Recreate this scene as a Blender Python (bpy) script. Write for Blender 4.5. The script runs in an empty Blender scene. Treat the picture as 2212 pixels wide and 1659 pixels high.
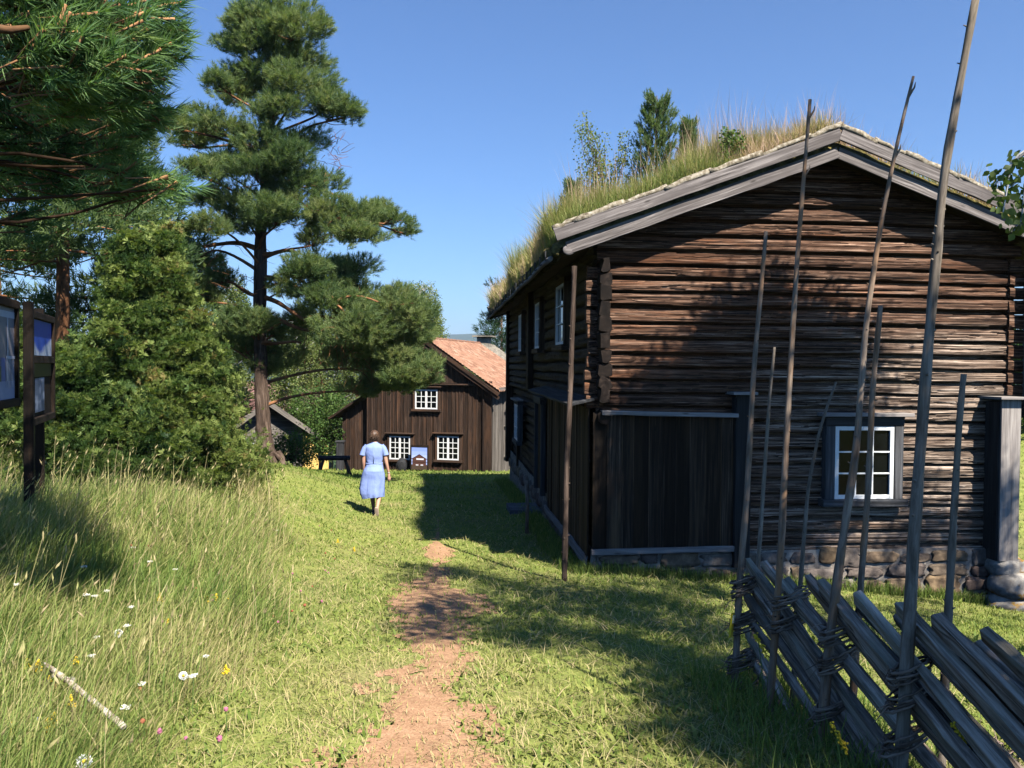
import bpy, math, random
import numpy as np
from mathutils import Vector, Matrix
random.seed(7); rng = np.random.default_rng(7)
sc = bpy.context.scene; COL = sc.collection

# ---------------------------------------------------------------- camera, sky, sun, exposure
FPX, CX, CY = 1789., 1106., 829.5          # focal length and centre in pixels of a 2212 x 1659 picture
PITCH, ROLL = math.radians(1.25), .0079
CAM = np.array([0, 0, 1.6])
_f = np.array([0, math.cos(PITCH), -math.sin(PITCH)]); _r = np.array([1., 0, 0]); _u = np.array([0, math.sin(PITCH), math.cos(PITCH)])
RT = _r*math.cos(ROLL)+_u*math.sin(ROLL); UP = -_r*math.sin(ROLL)+_u*math.cos(ROLL)
cd = bpy.data.cameras.new('camera'); cam = bpy.data.objects.new('camera', cd); COL.objects.link(cam)
cam.matrix_world = Matrix(((RT[0], UP[0], -_f[0], CAM[0]), (RT[1], UP[1], -_f[1], CAM[1]), (RT[2], UP[2], -_f[2], CAM[2]), (0, 0, 0, 1)))
cd.sensor_width = 36; cd.lens = 36*FPX/2212; cd.clip_start = .05; cd.clip_end = 20000
sc.camera = cam
SUN_H, SUN_E = math.radians(-32), math.radians(50)      # heading of the shadows (from +Y, to the right), elevation
SUNV = np.array([-math.sin(SUN_H)*math.cos(SUN_E), -math.cos(SUN_H)*math.cos(SUN_E), math.sin(SUN_E)])
w = bpy.data.worlds.new('World'); sc.world = w; w.use_nodes = True
nt = w.node_tree; bg = nt.nodes['Background']
sky = nt.nodes.new('ShaderNodeTexSky'); sky.sky_type = 'NISHITA'; sky.sun_disc = False
sky.sun_elevation = SUN_E; sky.sun_rotation = math.atan2(SUNV[0], SUNV[1]); sky.altitude = 200; sky.air_density = 1.0; sky.dust_density = .2; sky.ozone_density = 3.5
_tint = nt.nodes.new('ShaderNodeMix'); _tint.data_type = 'RGBA'; _tint.blend_type = 'MULTIPLY'; _tint.inputs[0].default_value = 1; _tint.inputs[7].default_value = (.59, .86, 1.18, 1)
nt.links.new(sky.outputs[0], _tint.inputs[6]); nt.links.new(_tint.outputs[2], bg.inputs[0]); bg.inputs[1].default_value = .064
sl = bpy.data.lights.new('sun', 'SUN'); sl.energy = 5.0; sl.angle = math.radians(.5); sl.color = (1, .95, .86)
so = bpy.data.objects.new('sun', sl); COL.objects.link(so); so.location = (8, -12, 20)
so.rotation_euler = Vector(SUNV).to_track_quat('Z', 'Y').to_euler()
vs = sc.view_settings; vs.view_transform = 'Standard'; vs.look = 'None'; vs.gamma = 1; vs.exposure = 1.2
sc.cycles.max_bounces = 6; sc.cycles.diffuse_bounces = 0; sc.cycles.transparent_max_bounces = 6; sc.cycles.volume_bounces = 0

# ---------------------------------------------------------------- helpers
def ray(x, y): return _f+RT*(x-CX)/FPX+UP*(CY-y)/FPX
def P(x, y, Y):
    d = ray(x, y); return CAM+d*(Y/d[1])
_tab = np.random.default_rng(3).random((64, 64))
def vnoise(x, y, s=0):
    x = np.asarray(x, float)+s*17.3; y = np.asarray(y, float)+s*9.1
    xi = np.floor(x).astype(int); yi = np.floor(y).astype(int); fx = x-xi; fy = y-yi
    fx = fx*fx*(3-2*fx); fy = fy*fy*(3-2*fy)
    g = lambda a, b: _tab[a % 64, b % 64]
    return (g(xi, yi)*(1-fx)+g(xi+1, yi)*fx)*(1-fy)+(g(xi, yi+1)*(1-fx)+g(xi+1, yi+1)*fx)*fy
def fbm(x, y, s=0, o=4):
    t = 0; a = .5; n = 0
    for k in range(o):
        t = t+a*vnoise(np.asarray(x)*2**k, np.asarray(y)*2**k, s+k); n += a; a *= .5
    return t/n
def S(t):
    t = np.clip(t, 0, 1); return t*t*(3-2*t)
_by = [-60, -5, 0, 4, 8, 11, 13, 16.5, 20, 25, 33, 40, 60, 120, 300, 1000, 8000]
_bz = [1.6, .4, 0, -.32, -.8, -1.14, -1.28, -1.41, -1.53, -1.82, -2.64, -3.5, -7, -17, -42, -60, -60]
def gz(X, Y):
    X = np.asarray(X, float); Y = np.asarray(Y, float)
    b = (np.interp(Y-.9, _by, _bz)+np.interp(Y, _by, _bz)+np.interp(Y+.9, _by, _bz))/3
    v = X+.09*np.clip(Y, 0, 40)
    left = .85*S((-v-.9)/3.6)*(1-S((Y-18)/10))*(.2+.8*S((Y-1)/6))
    right = -.085*np.clip(X-1.3, 0, 6)*S((Y-5)/5)*(1-S((Y-18)/8))
    back = .23*np.clip(Y-12.5, 0, 11)*S((X-7.6)/1.6)*(1-S((Y-40)/30))
    near = (fbm(X*.8, Y*.8, 2)-.5)*.07*(1-S((Y-40)/20))+(fbm(X*.15, Y*.15, 5)-.5)*1.2*S((Y-40)/60)
    return b+left+right+back+near
def G(x, y):
    d = ray(x, y); lo, t = 0.5, 0.5
    for i in range(4000):
        q = CAM+d*t
        if q[2] < gz(q[0], q[1]): break
        lo = t; t *= 1.006
    for i in range(25):
        m = (lo+t)/2; q = CAM+d*m
        if q[2] < gz(q[0], q[1]): t = m
        else: lo = m
    q = CAM+d*t; return q
def nrm(v):
    v = np.asarray(v, float); return v/(np.linalg.norm(v, axis=-1, keepdims=True)+1e-12)

class MB:
    """collects geometry; every vertex has tc (grain coordinate) and col (rgb; r is also used as a tint)"""
    def __init__(s): s.v = []; s.q = []; s.t = []; s.tc = []; s.c = []; s.n = 0
    def add(s, v, q=None, t=None, tc=None, col=None):
        v = np.asarray(v, float).reshape(-1, 3); n = len(v)
        s.v.append(v)
        if q is not None and len(q): s.q.append(np.asarray(q, np.int64).reshape(-1, 4)+s.n)
        if t is not None and len(t): s.t.append(np.asarray(t, np.int64).reshape(-1, 3)+s.n)
        s.tc.append(np.asarray(tc, float).reshape(-1, 3) if tc is not None else v+rng.random(3)*9)
        if col is None: col = np.full(3, rng.random())
        col = np.asarray(col, float)
        if col.ndim == 0: col = np.full(3, float(col))
        if col.ndim == 1 and len(col) == n and n != 3: col = np.repeat(col[:, None], 3, 1)
        s.c.append(np.broadcast_to(col, (n, 3)).copy()); s.n += n
    def box(s, c, d, col=None, rot=None, ax=0, jit=0, ch=.08):
        """box centre c, dims d; grain along axis ax; corners chamfered"""
        c = np.asarray(c, float); d = np.asarray(d, float)
        a = np.zeros(3); a[ax] = 1; o = [(ax+1) % 3, (ax+2) % 3]
        p0 = c-a*d[ax]/2; p1 = c+a*d[ax]/2; sd = np.zeros(3); sd[o[0]] = 1
        s.beam(p0, p1, d[o[0]], d[o[1]], side=sd, col=col, rot=rot, jit=jit, ch=ch)
    def beam(s, p0, p1, w, h, side=None, col=None, rot=None, jit=0, ch=.08, n=1, w1=None, h1=None, bow=0):
        p0 = np.asarray(p0, float); p1 = np.asarray(p1, float); L = np.linalg.norm(p1-p0); a = (p1-p0)/L
        if side is None: side = np.cross(a, (0, 0, 1)) if abs(a[2]) < .95 else np.array([1., 0, 0])
        side = nrm(side-a*np.dot(side, a)); up = np.cross(a, side)
        c = ch*min(w, h)
        def ringof(W, H): return np.array([(-W/2+c, -H/2), (W/2-c, -H/2), (W/2, -H/2+c), (W/2, H/2-c), (W/2-c, H/2), (-W/2+c, H/2), (-W/2, H/2-c), (-W/2, -H/2+c)])
        V = []; TC = []; r0 = rng.random(3)*20
        for i in range(n+1):
            f = i/n; W = w+((w1 or w)-w)*f; H = h+((h1 or h)-h)*f
            rg = ringof(W, H)
            if jit: rg = rg+rng.normal(0, jit, rg.shape)
            b = bow*math.sin(math.pi*f)
            V.append(p0+a*L*f+rg[:, :1]*side+(rg[:, 1:]+b)*up)
            TC.append(np.column_stack([np.full(8, L*f), rg[:, 0], rg[:, 1]])+r0)
        V = np.concatenate(V); TC = np.concatenate(TC)
        q = [(i*8+k, i*8+(k+1) % 8, (i+1)*8+(k+1) % 8, (i+1)*8+k) for i in range(n) for k in range(8)]
        e = n*8
        q += [(0, 7, 6, 1), (6, 5, 2, 1), (5, 4, 3, 2), (e, e+1, e+6, e+7), (e+6, e+1, e+2, e+5), (e+5, e+2, e+3, e+4)]
        if rot is not None: V = V@np.asarray(rot).T
        s.add(V, q, tc=TC, col=col)
    def tube(s, pts, rad, n=8, col=None, jit=0, cap=True, flat=1):
        pts = np.asarray(pts, float); m = len(pts); rad = np.broadcast_to(np.asarray(rad, float), (m,))
        T = nrm(np.gradient(pts, axis=0)); up = np.array([0, 0, 1.]) if abs(T[0][2]) < .9 else np.array([1., 0, 0])
        N = nrm(np.cross(T[0], up)); V = []; TC = []; r0 = rng.random(3)*20; L = 0
        an = np.arange(n)*2*math.pi/n
        for i in range(m):
            if i: L += np.linalg.norm(pts[i]-pts[i-1])
            N = nrm(N-T[i]*np.dot(N, T[i])); B = np.cross(T[i], N)
            r = rad[i]*(1+(rng.normal(0, jit, n) if jit else 0))
            V.append(pts[i]+(np.cos(an)*r)[:, None]*N+(np.sin(an)*r*flat)[:, None]*B)
            TC.append(np.column_stack([np.full(n, L), np.cos(an)*rad[i], np.sin(an)*rad[i]])+r0)
        V = np.concatenate(V); TC = np.concatenate(TC)
        i = np.arange(m-1)[:, None]*n; k = np.arange(n)[None]; k2 = (k+1) % n
        q = np.stack([i+k, i+k2, i+n+k2, i+n+k], -1).reshape(-1, 4)
        t = None
        if cap:
            V = np.vstack([V, pts[0], pts[-1]]); TC = np.vstack([TC, TC[0], TC[-1]])
            t = [(m*n, (j+1) % n, j) for j in range(n)]+[(m*n+1, (m-1)*n+j, (m-1)*n+(j+1) % n) for j in range(n)]
        s.add(V, q, t, tc=TC, col=col)
    def grid(s, A, tc=None, col=None, mask=None, loop=False):
        nu, nv = A.shape[:2]; i = np.arange(nu-1)[:, None]; j = np.arange(nv-(0 if loop else 1))[None]; j2 = (j+1) % nv
        q = np.stack([i*nv+j, (i+1)*nv+j, (i+1)*nv+j2, i*nv+j2], -1)
        q = q[mask] if mask is not None else q.reshape(-1, 4)
        s.add(A.reshape(-1, 3), q, tc=None if tc is None else tc.reshape(-1, 3), col=None if col is None else (col.reshape(-1, 3) if np.ndim(col) == 3 else (col.reshape(-1) if np.ndim(col) == 2 else col)))
    def blob(s, c, r, col=None, sub=3, amp=.15, boxy=1, seed=None, freq=1.6):
        V, T = ico(sub); V = V.copy()
        if boxy != 1: V = np.sign(V)*np.abs(V)**boxy; V /= np.abs(V).max()
        sd = rng.random()*50 if seed is None else seed
        d = 1+amp*2*(fbm(V[:, 0]*freq+sd, V[:, 1]*freq+V[:, 2]*freq*1.3+sd)-.5)
        V = V*d[:, None]*np.asarray(r)+np.asarray(c); s.add(V, t=T, tc=V+sd, col=col)
    def scatter(s, bv, bt, pos, dirs, scale, tint, flat=None):
        """copies of a small triangle mesh (built along +Z) at pos, pointing along dirs"""
        n = len(pos); z = nrm(dirs); a = rng.normal(size=(n, 3)) if flat is None else flat
        x = nrm(np.cross(a, z)); y = np.cross(z, x); sc_ = np.broadcast_to(np.asarray(scale, float), (n,))
        V = (bv[None, :, 0, None]*x[:, None]+bv[None, :, 1, None]*y[:, None]+bv[None, :, 2, None]*z[:, None])*sc_[:, None, None]+np.asarray(pos)[:, None]
        m = len(bv); T = (bt[None]+(np.arange(n)*m)[:, None, None]).reshape(-1, 3)
        tint = np.asarray(tint, float)
        if tint.ndim == 1: tint = np.repeat(np.repeat(tint[:, None], m, 1)[:, :, None], 3, 2)
        V = V.reshape(-1, 3); s.add(V, t=T, tc=V, col=np.clip(tint, 0, 1).reshape(-1, 3))
    def blades(s, pos, h, wd, az, lean, tint, tip=None):
        """grass blades: two faces and a tip each; lean is the horizontal reach as a share of the length"""
        n = len(pos); pos = np.asarray(pos); h = np.broadcast_to(h, (n,)); wd = np.broadcast_to(wd, (n,)); lean = np.broadcast_to(lean, (n,))
        d = np.column_stack([np.cos(az), np.sin(az), np.zeros(n)]); fa = az+rng.uniform(.6, 2.5, n)
        sd = np.column_stack([np.cos(fa), np.sin(fa), np.zeros(n)])*(wd/2)[:, None]
        zt = np.sqrt(np.clip(1-lean**2, .02, 1)); up = np.array([0, 0, 1.])
        mid = pos+d*(h*lean*.33)[:, None]+up*(h*zt*.6)[:, None]; top = pos+d*(h*lean)[:, None]+up*(h*zt)[:, None]
        V = np.stack([pos-sd, pos+sd, mid-sd*.85, mid+sd*.85, top], 1).reshape(-1, 3); k = np.arange(n)[:, None]*5
        q = np.concatenate([k, k+1, k+3, k+2], 1); t = np.concatenate([k+2, k+3, k+4], 1)
        c = np.repeat(np.repeat(np.clip(tint, 0, 1)[:, None], 5, 1)[:, :, None], 3, 2)
        s.add(V, q, t, tc=V, col=c.reshape(-1, 3))
    def build(s, name, mat, parent=None, smooth=False, xf=None):
        V = np.concatenate(s.v); me = bpy.data.meshes.new(name)
        if xf is not None: V = xf(V)
        Q = np.concatenate(s.q) if s.q else np.zeros((0, 4), np.int64); T = np.concatenate(s.t) if s.t else np.zeros((0, 3), np.int64)
        me.vertices.add(len(V)); me.vertices.foreach_set('co', V.astype(np.float32).ravel())
        lv = np.concatenate([Q.ravel(), T.ravel()]).astype(np.int32); me.loops.add(len(lv)); me.loops.foreach_set('vertex_index', lv)
        me.polygons.add(len(Q)+len(T))
        st = np.concatenate([np.arange(len(Q))*4, len(Q)*4+np.arange(len(T))*3]).astype(np.int32)
        me.polygons.foreach_set('loop_start', st)
        try: me.polygons.foreach_set('loop_total', np.concatenate([np.full(len(Q), 4), np.full(len(T), 3)]).astype(np.int32))
        except Exception: pass
        me.polygons.foreach_set('use_smooth', np.full(len(st), smooth, bool))
        me.update(calc_edges=True); me.validate()
        a = me.attributes.new('tc', 'FLOAT_VECTOR', 'POINT'); a.data.foreach_set('vector', np.concatenate(s.tc).astype(np.float32).ravel())
        c = np.concatenate(s.c); c = np.column_stack([c, np.ones(len(c))])
        a = me.attributes.new('col', 'FLOAT_COLOR', 'POINT'); a.data.foreach_set('color', c.astype(np.float32).ravel())
        me.materials.append(mat); o = bpy.data.objects.new(name, me); COL.objects.link(o)
        if parent is not None: o.parent = parent
        return o
_ic = {}
def ico(sub):
    if sub in _ic: return _ic[sub]
    import bmesh
    b = bmesh.new(); bmesh.ops.create_icosphere(b, subdivisions=sub, radius=1); b.verts.ensure_lookup_table()
    V = np.array([v.co[:] for v in b.verts]); T = np.array([[v.index for v in f.verts] for f in b.faces]); b.free()
    _ic[sub] = (V, T); return V, T
def tag(o, label=None, cat=None, group=None, kind=None):
    for k, v in (('label', label), ('category', cat), ('group', group), ('kind', kind)):
        if v: o[k] = v
    return o
def empty(name, loc, rz=0, label=None, cat=None, group=None):
    o = bpy.data.objects.new(name, None); o.empty_display_size = .2; COL.objects.link(o); o.location = [float(c) for c in loc]; o.rotation_euler = (0, 0, rz)
    return tag(o, label, cat, group)

# ---------------------------------------------------------------- materials
class NT:
    def __init__(s, name):
        s.m = bpy.data.materials.new(name); s.m.use_nodes = True; s.t = s.m.node_tree; s.t.nodes.clear()
        s.out = s.n('ShaderNodeOutputMaterial')
    def n(s, k, **kw):
        o = s.t.nodes.new(k)
        for a, b in kw.items():
            if isinstance(b, (int, float, str, bool)) and hasattr(o, a): setattr(o, a, b)
        return o
    def l(s, a, b): s.t.links.new(a, b)
    def attr(s, name): return s.n('ShaderNodeAttribute', attribute_name=name)
    def map(s, src, sc_):
        m = s.n('ShaderNodeMapping'); s.l(src, m.inputs['Vector']); m.inputs['Scale'].default_value = sc_; return m.outputs[0]
    def noise(s, vec, scale=1., detail=6., rough=.6, dist=0.):
        o = s.n('ShaderNodeTexNoise'); s.l(vec, o.inputs['Vector']); o.inputs['Scale'].default_value = scale; o.inputs['Detail'].default_value = detail
        o.inputs['Roughness'].default_value = rough; o.inputs['Distortion'].default_value = dist; return o.outputs['Fac']
    def ramp(s, fac, stops):
        o = s.n('ShaderNodeValToRGB'); e = o.color_ramp.elements
        while len(e) < len(stops): e.new(.5)
        for k, (p, c) in zip(e, stops): k.position = p; k.color = (*c, 1) if len(c) == 3 else c
        s.l(fac, o.inputs[0]); return o.outputs[0]
    def mix(s, fac, a, b, mode='MIX'):
        o = s.n('ShaderNodeMix', data_type='RGBA', blend_type=mode)
        for i, x in ((0, fac), (6, a), (7, b)):
            if isinstance(x, (int, float)): o.inputs[i].default_value = x
            elif isinstance(x, tuple): o.inputs[i].default_value = (*x, 1)
            else: s.l(x, o.inputs[i])
        return o.outputs[2]
    def math(s, op, a, b=0.):
        o = s.n('ShaderNodeMath', operation=op)
        for i, x in ((0, a), (1, b)):
            if isinstance(x, (int, float)): o.inputs[i].default_value = x
            else: s.l(x, o.inputs[i])
        return o.outputs[0]
    def bump(s, h, st=.5, dist=.01):
        o = s.n('ShaderNodeBump'); s.l(h, o.inputs['Height']); o.inputs['Strength'].default_value = st; o.inputs['Distance'].default_value = dist; return o.outputs[0]
    def fin(s, col, rough=.85, normal=None, spec=.25, metal=0):
        b = s.n('ShaderNodeBsdfPrincipled')
        if isinstance(col, tuple): b.inputs['Base Color'].default_value = (*col, 1)
        else: s.l(col, b.inputs['Base Color'])
        if isinstance(rough, (int, float)): b.inputs['Roughness'].default_value = rough
        else: s.l(rough, b.inputs['Roughness'])
        b.inputs['Specular IOR Level'].default_value = spec; b.inputs['Metallic'].default_value = metal
        if normal is not None: s.l(normal, b.inputs['Normal'])
        s.l(b.outputs[0], s.out.inputs['Surface']); return s.m
def wood(name, dark, mid, light, st=(1.2, 34, 34), bump=.6, dist=.006, patch=None, patchc=None, rough=.88, lo=.34, hi=.68, tintamt=.55, spec=.2):
    t = NT(name); tc = t.attr('tc').outputs['Vector']
    n1 = t.noise(t.map(tc, st), 1., 9, .68, .4); n2 = t.noise(t.map(tc, (.8, 6, 6)), 1., 4, .6)
    c = t.ramp(n1, [(lo, dark), ((lo+hi)/2, mid), (hi, light)])
    c2 = t.mix(t.ramp(n2, [(.38, (0, 0, 0)), (.68, (1, 1, 1))]), c, t.mix(.55, c, mid))
    if patchc:
        n3 = t.noise(t.map(tc, patch or (.5, 2.5, 2.5)), 1., 5, .65); c2 = t.mix(t.ramp(n3, [(.5, (0, 0, 0)), (.66, (.8, .8, .8))]), c2, patchc)
    # knots
    v = t.n('ShaderNodeTexVoronoi'); t.l(t.map(tc, (2.2, 7, 7)), v.inputs['Vector']); v.inputs['Scale'].default_value = 1.
    c2 = t.mix(t.ramp(v.outputs['Distance'], [(.05, (.8, .8, .8)), (.13, (0, 0, 0))]), c2, dark)
    tn = t.attr('col').outputs['Fac']
    br = t.ramp(tn, [(0, (1-tintamt,)*3), (1, (1+tintamt*.6,)*3)]); c2 = t.mix(1., c2, br, 'MULTIPLY')
    return t.fin(c2, rough, t.bump(n1, bump, dist), spec)
def leaf(name, stops, trans=.35, tcol=(1.15, 1.25, .6), rough=.55, spec=.25):
    t = NT(name); c = t.ramp(t.attr('col').outputs['Fac'], stops)
    t.fin(c, rough, None, spec); b = [n for n in t.t.nodes if n.type == 'BSDF_PRINCIPLED'][0]
    tr = t.n('ShaderNodeBsdfTranslucent'); t.l(t.mix(1., c, tcol, 'MULTIPLY'), tr.inputs[0])
    m = t.n('ShaderNodeMixShader'); m.inputs[0].default_value = trans; t.l(b.outputs[0], m.inputs[1]); t.l(tr.outputs[0], m.inputs[2]); t.l(m.outputs[0], t.out.inputs['Surface']); return t.m
def painted(name, rough=.5, spec=.3, nz=.12, sc_=30):
    t = NT(name); c = t.attr('col').outputs['Color']; n = t.noise(t.attr('tc').outputs['Vector'], sc_, 4)
    return t.fin(t.mix(1., c, t.ramp(n, [(.3, (1-nz,)*3), (.7, (1+nz,)*3)]), 'MULTIPLY'), rough, None, spec)
def stone(name, stops, sc_=9., bump=.7, tintstops=None, spots=None):
    t = NT(name); tc = t.attr('tc').outputs['Vector']; n = t.noise(tc, sc_, 8, .65); c = t.ramp(n, stops)
    if tintstops: c = t.mix(1., c, t.ramp(t.attr('col').outputs['Fac'], tintstops), 'MULTIPLY')
    if spots: c = t.mix(t.ramp(t.noise(tc, sc_*.6, 6, .7), [(.55, (0, 0, 0)), (.62, (1, 1, 1))]), c, spots)
    return t.fin(c, .92, t.bump(n, bump, .015), .2)

def logmat():
    t = NT('tarred_weathered_log'); tc = t.attr('tc').outputs['Vector']; sp_ = t.n('ShaderNodeSeparateColor'); t.l(t.attr('col').outputs['Color'], sp_.inputs[0])
    n1 = t.noise(t.map(tc, (.9, 46, 46)), 1., 10, .7, .5); n2 = t.noise(t.map(tc, (.5, 3, 3)), 1., 5, .65); n4 = t.noise(t.map(tc, (2.2, 110, 110)), 1., 4, .6, .3)
    tar = t.ramp(n1, [(.40, (.006, .003, .002)), (.46, (.06, .03, .018)), (.55, (.17, .092, .058)), (.64, (.40, .265, .19))]); tar = t.mix(t.ramp(n2, [(.5, (0, 0, 0)), (.64, (.75, .75, .75))]), tar, t.ramp(n1, [(.36, (.03, .011, .005)), (.62, (.27, .105, .045))]))
    gry = t.ramp(n1, [(.40, (.008, .005, .004)), (.46, (.10, .07, .052)), (.54, (.31, .23, .175)), (.64, (.64, .52, .42))])
    f = t.math('ADD', sp_.outputs[1], t.math('MULTIPLY', t.math('SUBTRACT', n2, .5), 1.5)); c = t.mix(t.ramp(f, [(.25, (0, 0, 0)), (.7, (1, 1, 1))]), tar, gry)
    c = t.mix(t.ramp(n4, [(.40, (.95, .95, .95)), (.44, (0, 0, 0))]), c, (.012, .007, .005))
    v = t.n('ShaderNodeTexVoronoi'); t.l(t.map(tc, (1.6, 7, 7)), v.inputs['Vector']); v.inputs['Scale'].default_value = 1.; c = t.mix(t.ramp(v.outputs['Distance'], [(.06, (.9, .9, .9)), (.14, (0, 0, 0))]), c, (.02, .01, .006))
    c = t.mix(1., c, t.ramp(sp_.outputs[0], [(0, (.6, .6, .6)), (1, (1.3, 1.27, 1.22))]), 'MULTIPLY')
    return t.fin(c, .88, t.bump(n1, 1., .016), .2)
M_LOG = logmat()
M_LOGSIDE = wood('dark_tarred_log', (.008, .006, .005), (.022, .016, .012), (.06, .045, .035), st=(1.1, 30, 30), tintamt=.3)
M_END = wood('log_end_grain', (.004, .003, .0025), (.018, .012, .009), (.06, .042, .032), st=(9, 9, 9), bump=.8)
M_PANEL = wood('black_tarred_board', (.006, .005, .004), (.032, .021, .014), (.12, .08, .052), st=(1.0, 40, 40), patch=(.4, 4, 4), patchc=(.10, .06, .03), lo=.38, hi=.66, tintamt=.7)
M_GREY = wood('grey_weathered_board', (.05, .042, .039), (.17, .148, .138), (.36, .32, .30), st=(1.1, 40, 40), bump=.6, lo=.36, hi=.64, tintamt=.2, patchc=(.10, .085, .08))
M_PALEBOARD = wood('pale_weathered_board', (.09, .078, .07), (.24, .21, .19), (.40, .36, .32), st=(1.0, 26, 26), bump=.3, lo=.3, hi=.66, tintamt=.2)
M_DGREY = wood('dark_grey_board', (.02, .02, .02), (.05, .05, .052), (.12, .12, .125), st=(1.0, 30, 30), bump=.3)
M_BARK = stone('birch_bark_edge', [(.35, (.09, .07, .045)), (.5, (.25, .21, .15)), (.65, (.42, .38, .31))], 22, .6)
M_STONE = stone('fieldstone', [(.3, (.09, .08, .075)), (.5, (.2, .175, .155)), (.7, (.36, .32, .27))], 7, .8, [(0, (.55, .42, .38)), (.3, (.8, .75, .7)), (.55, (.9, .68, .42)), (.7, (.7, .62, .6)), (.92, (1.15, 1.12, 1.05)), (1, (1.6, 1.55, 1.45))], None)
M_BOULDER = stone('lichened_boulder', [(.3, (.14, .125, .11)), (.5, (.3, .27, .23)), (.7, (.45, .41, .35))], 9, .8, None, (.36, .2, .04))
M_SLAB = stone('door_slab', [(.3, (.08, .08, .085)), (.7, (.19, .19, .2))], 6, .4)
M_WHITE = painted('white_window_paint', .45, .35, .08, 14)
M_PAINT = painted('printed_board', .4, .3, .06, 20)
t = NT('window_glass'); M_GLASS = t.fin((.004, .0045, .005), .03, None, .14)
M_FAR = wood('brown_stained_board', (.014, .008, .005), (.046, .027, .018), (.11, .072, .05), st=(1.2, 24, 24), patch=(.5, 2, 2), patchc=(.10, .05, .027), lo=.34, hi=.7, tintamt=.5)
M_FARGREY = wood('silver_weathered_board', (.05, .042, .036), (.16, .14, .12), (.32, .28, .24), st=(.8, 18, 18), lo=.32, hi=.68, tintamt=.4)
M_SIGNWOOD = wood('brown_sign_wood', (.006, .004, .003), (.014, .009, .006), (.045, .026, .014), st=(1.5, 22, 22), patchc=(.05, .024, .01))  # pine shade over the info boards is put into this darkened base
M_POLE = wood('barked_spruce_pole', (.055, .036, .024), (.22, .16, .115), (.43, .34, .255), st=(3.5, 30, 30), bump=.8, dist=.004, patch=(1.6, 9, 9), patchc=(.36, .185, .085), lo=.33, hi=.66, tintamt=.3)
M_POLEGREY = wood('grey_green_pole', (.06, .048, .034), (.205, .165, .125), (.40, .335, .265), st=(3.5, 30, 30), bump=.7, dist=.004, patch=(1.6, 9, 9), patchc=(.27, .22, .15), lo=.33, hi=.66, tintamt=.3)
M_RAIL = wood('split_grey_rail', (.05, .036, .026), (.27, .205, .155), (.58, .47, .37), st=(1.6, 34, 34), bump=1., dist=.008, patch=(1.5, 8, 8), patchc=(.26, .24, .17), lo=.39, hi=.62, tintamt=.45)
M_WITHE = wood('twisted_withe', (.06, .042, .03), (.2, .145, .105), (.40, .31, .23), st=(8, 60, 60), bump=.6, dist=.003)
M_TRUNK = wood('pine_bark', (.025, .016, .011), (.105, .07, .05), (.26, .185, .14), st=(1.3, 12, 12), bump=1., dist=.04, lo=.36, hi=.64)
M_REDTRUNK = wood('orange_pine_bark', (.06, .028, .014), (.26, .115, .05), (.46, .23, .11), st=(2.5, 9, 9), bump=.8, dist=.02, lo=.33, hi=.66)
M_TWIG = wood('grey_brown_twig', (.04, .028, .02), (.13, .09, .065), (.24, .18, .14), st=(6, 40, 40))
M_BIRCHBARK = stone('white_birch_bark', [(.3, (.05, .045, .04)), (.45, (.5, .48, .44)), (.7, (.68, .66, .62))], 6, .3)
M_PINE = leaf('pine_needles', [(0, (.03, .06, .025)), (.35, (.085, .145, .055)), (.7, (.19, .25, .085)), (1, (.30, .32, .12))], .42)
M_NEAR = leaf('long_pine_needles', [(0, (.02, .05, .025)), (.35, (.06, .14, .06)), (.7, (.16, .27, .09)), (.9, (.28, .36, .13)), (1, (.36, .17, .06))], .38)
M_JUN = leaf('juniper_sprays', [(0, (.03, .065, .018)), (.35, (.10, .165, .04)), (.7, (.24, .29, .075)), (.93, (.27, .34, .09)), (1, (.27, .22, .075))], .4)
M_DARKCON = leaf('dark_conifer_needles', [(0, (.01, .03, .012)), (.5, (.03, .07, .022)), (1, (.075, .12, .035))], .25)
M_BIRCH = leaf('birch_leaves', [(0, (.05, .09, .025)), (.5, (.15, .2, .055)), (1, (.29, .31, .11))], .45)
M_SHRUB = leaf('shrub_leaves', [(0, (.025, .06, .015)), (.5, (.07, .14, .03)), (1, (.15, .22, .055))], .4)
M_FARWOOD = leaf('far_wood_leaves', [(0, (.03, .06, .025)), (.5, (.07, .12, .045)), (1, (.14, .18, .07))], .3)
M_GRASS = leaf('lawn_blades', [(0, (.09, .15, .028)), (.3, (.19, .265, .05)), (.6, (.34, .375, .09)), (.82, (.46, .42, .15)), (1, (.58, .46, .24))], .42, (1.1, 1.15, .7), .6)
M_MEADOW = leaf('meadow_blades', [(0, (.08, .15, .03)), (.35, (.18, .26, .055)), (.6, (.32, .36, .10)), (.8, (.48, .42, .18)), (1, (.66, .52, .29))], .42, (1.1, 1.15, .75), .6)
M_ROOFG = leaf('roof_grass_blades', [(0, (.085, .14, .03)), (.35, (.19, .25, .06)), (.6, (.33, .33, .11)), (.8, (.46, .36, .16)), (1, (.6, .42, .3))], .4, (1.1, 1.1, .75), .6)
t = NT('turf'); _n = t.noise(t.attr('tc').outputs['Vector'], 9, 7, .7)
M_TURF = t.fin(t.ramp(_n, [(.3, (.03, .025, .012)), (.5, (.10, .085, .03)), (.7, (.26, .2, .07))]), .95, t.bump(_n, 1, .05), .1)
t = NT('meadow_ground'); _p = t.attr('tc').outputs['Vector']; _n = t.noise(_p, 5, 8, .7); _n2 = t.noise(_p, .7, 5, .6); _n3 = t.noise(_p, 60, 3, .6)
_c = t.ramp(_n, [(.3, (.07, .11, .02)), (.5, (.2, .24, .05)), (.7, (.34, .34, .09))])
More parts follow.
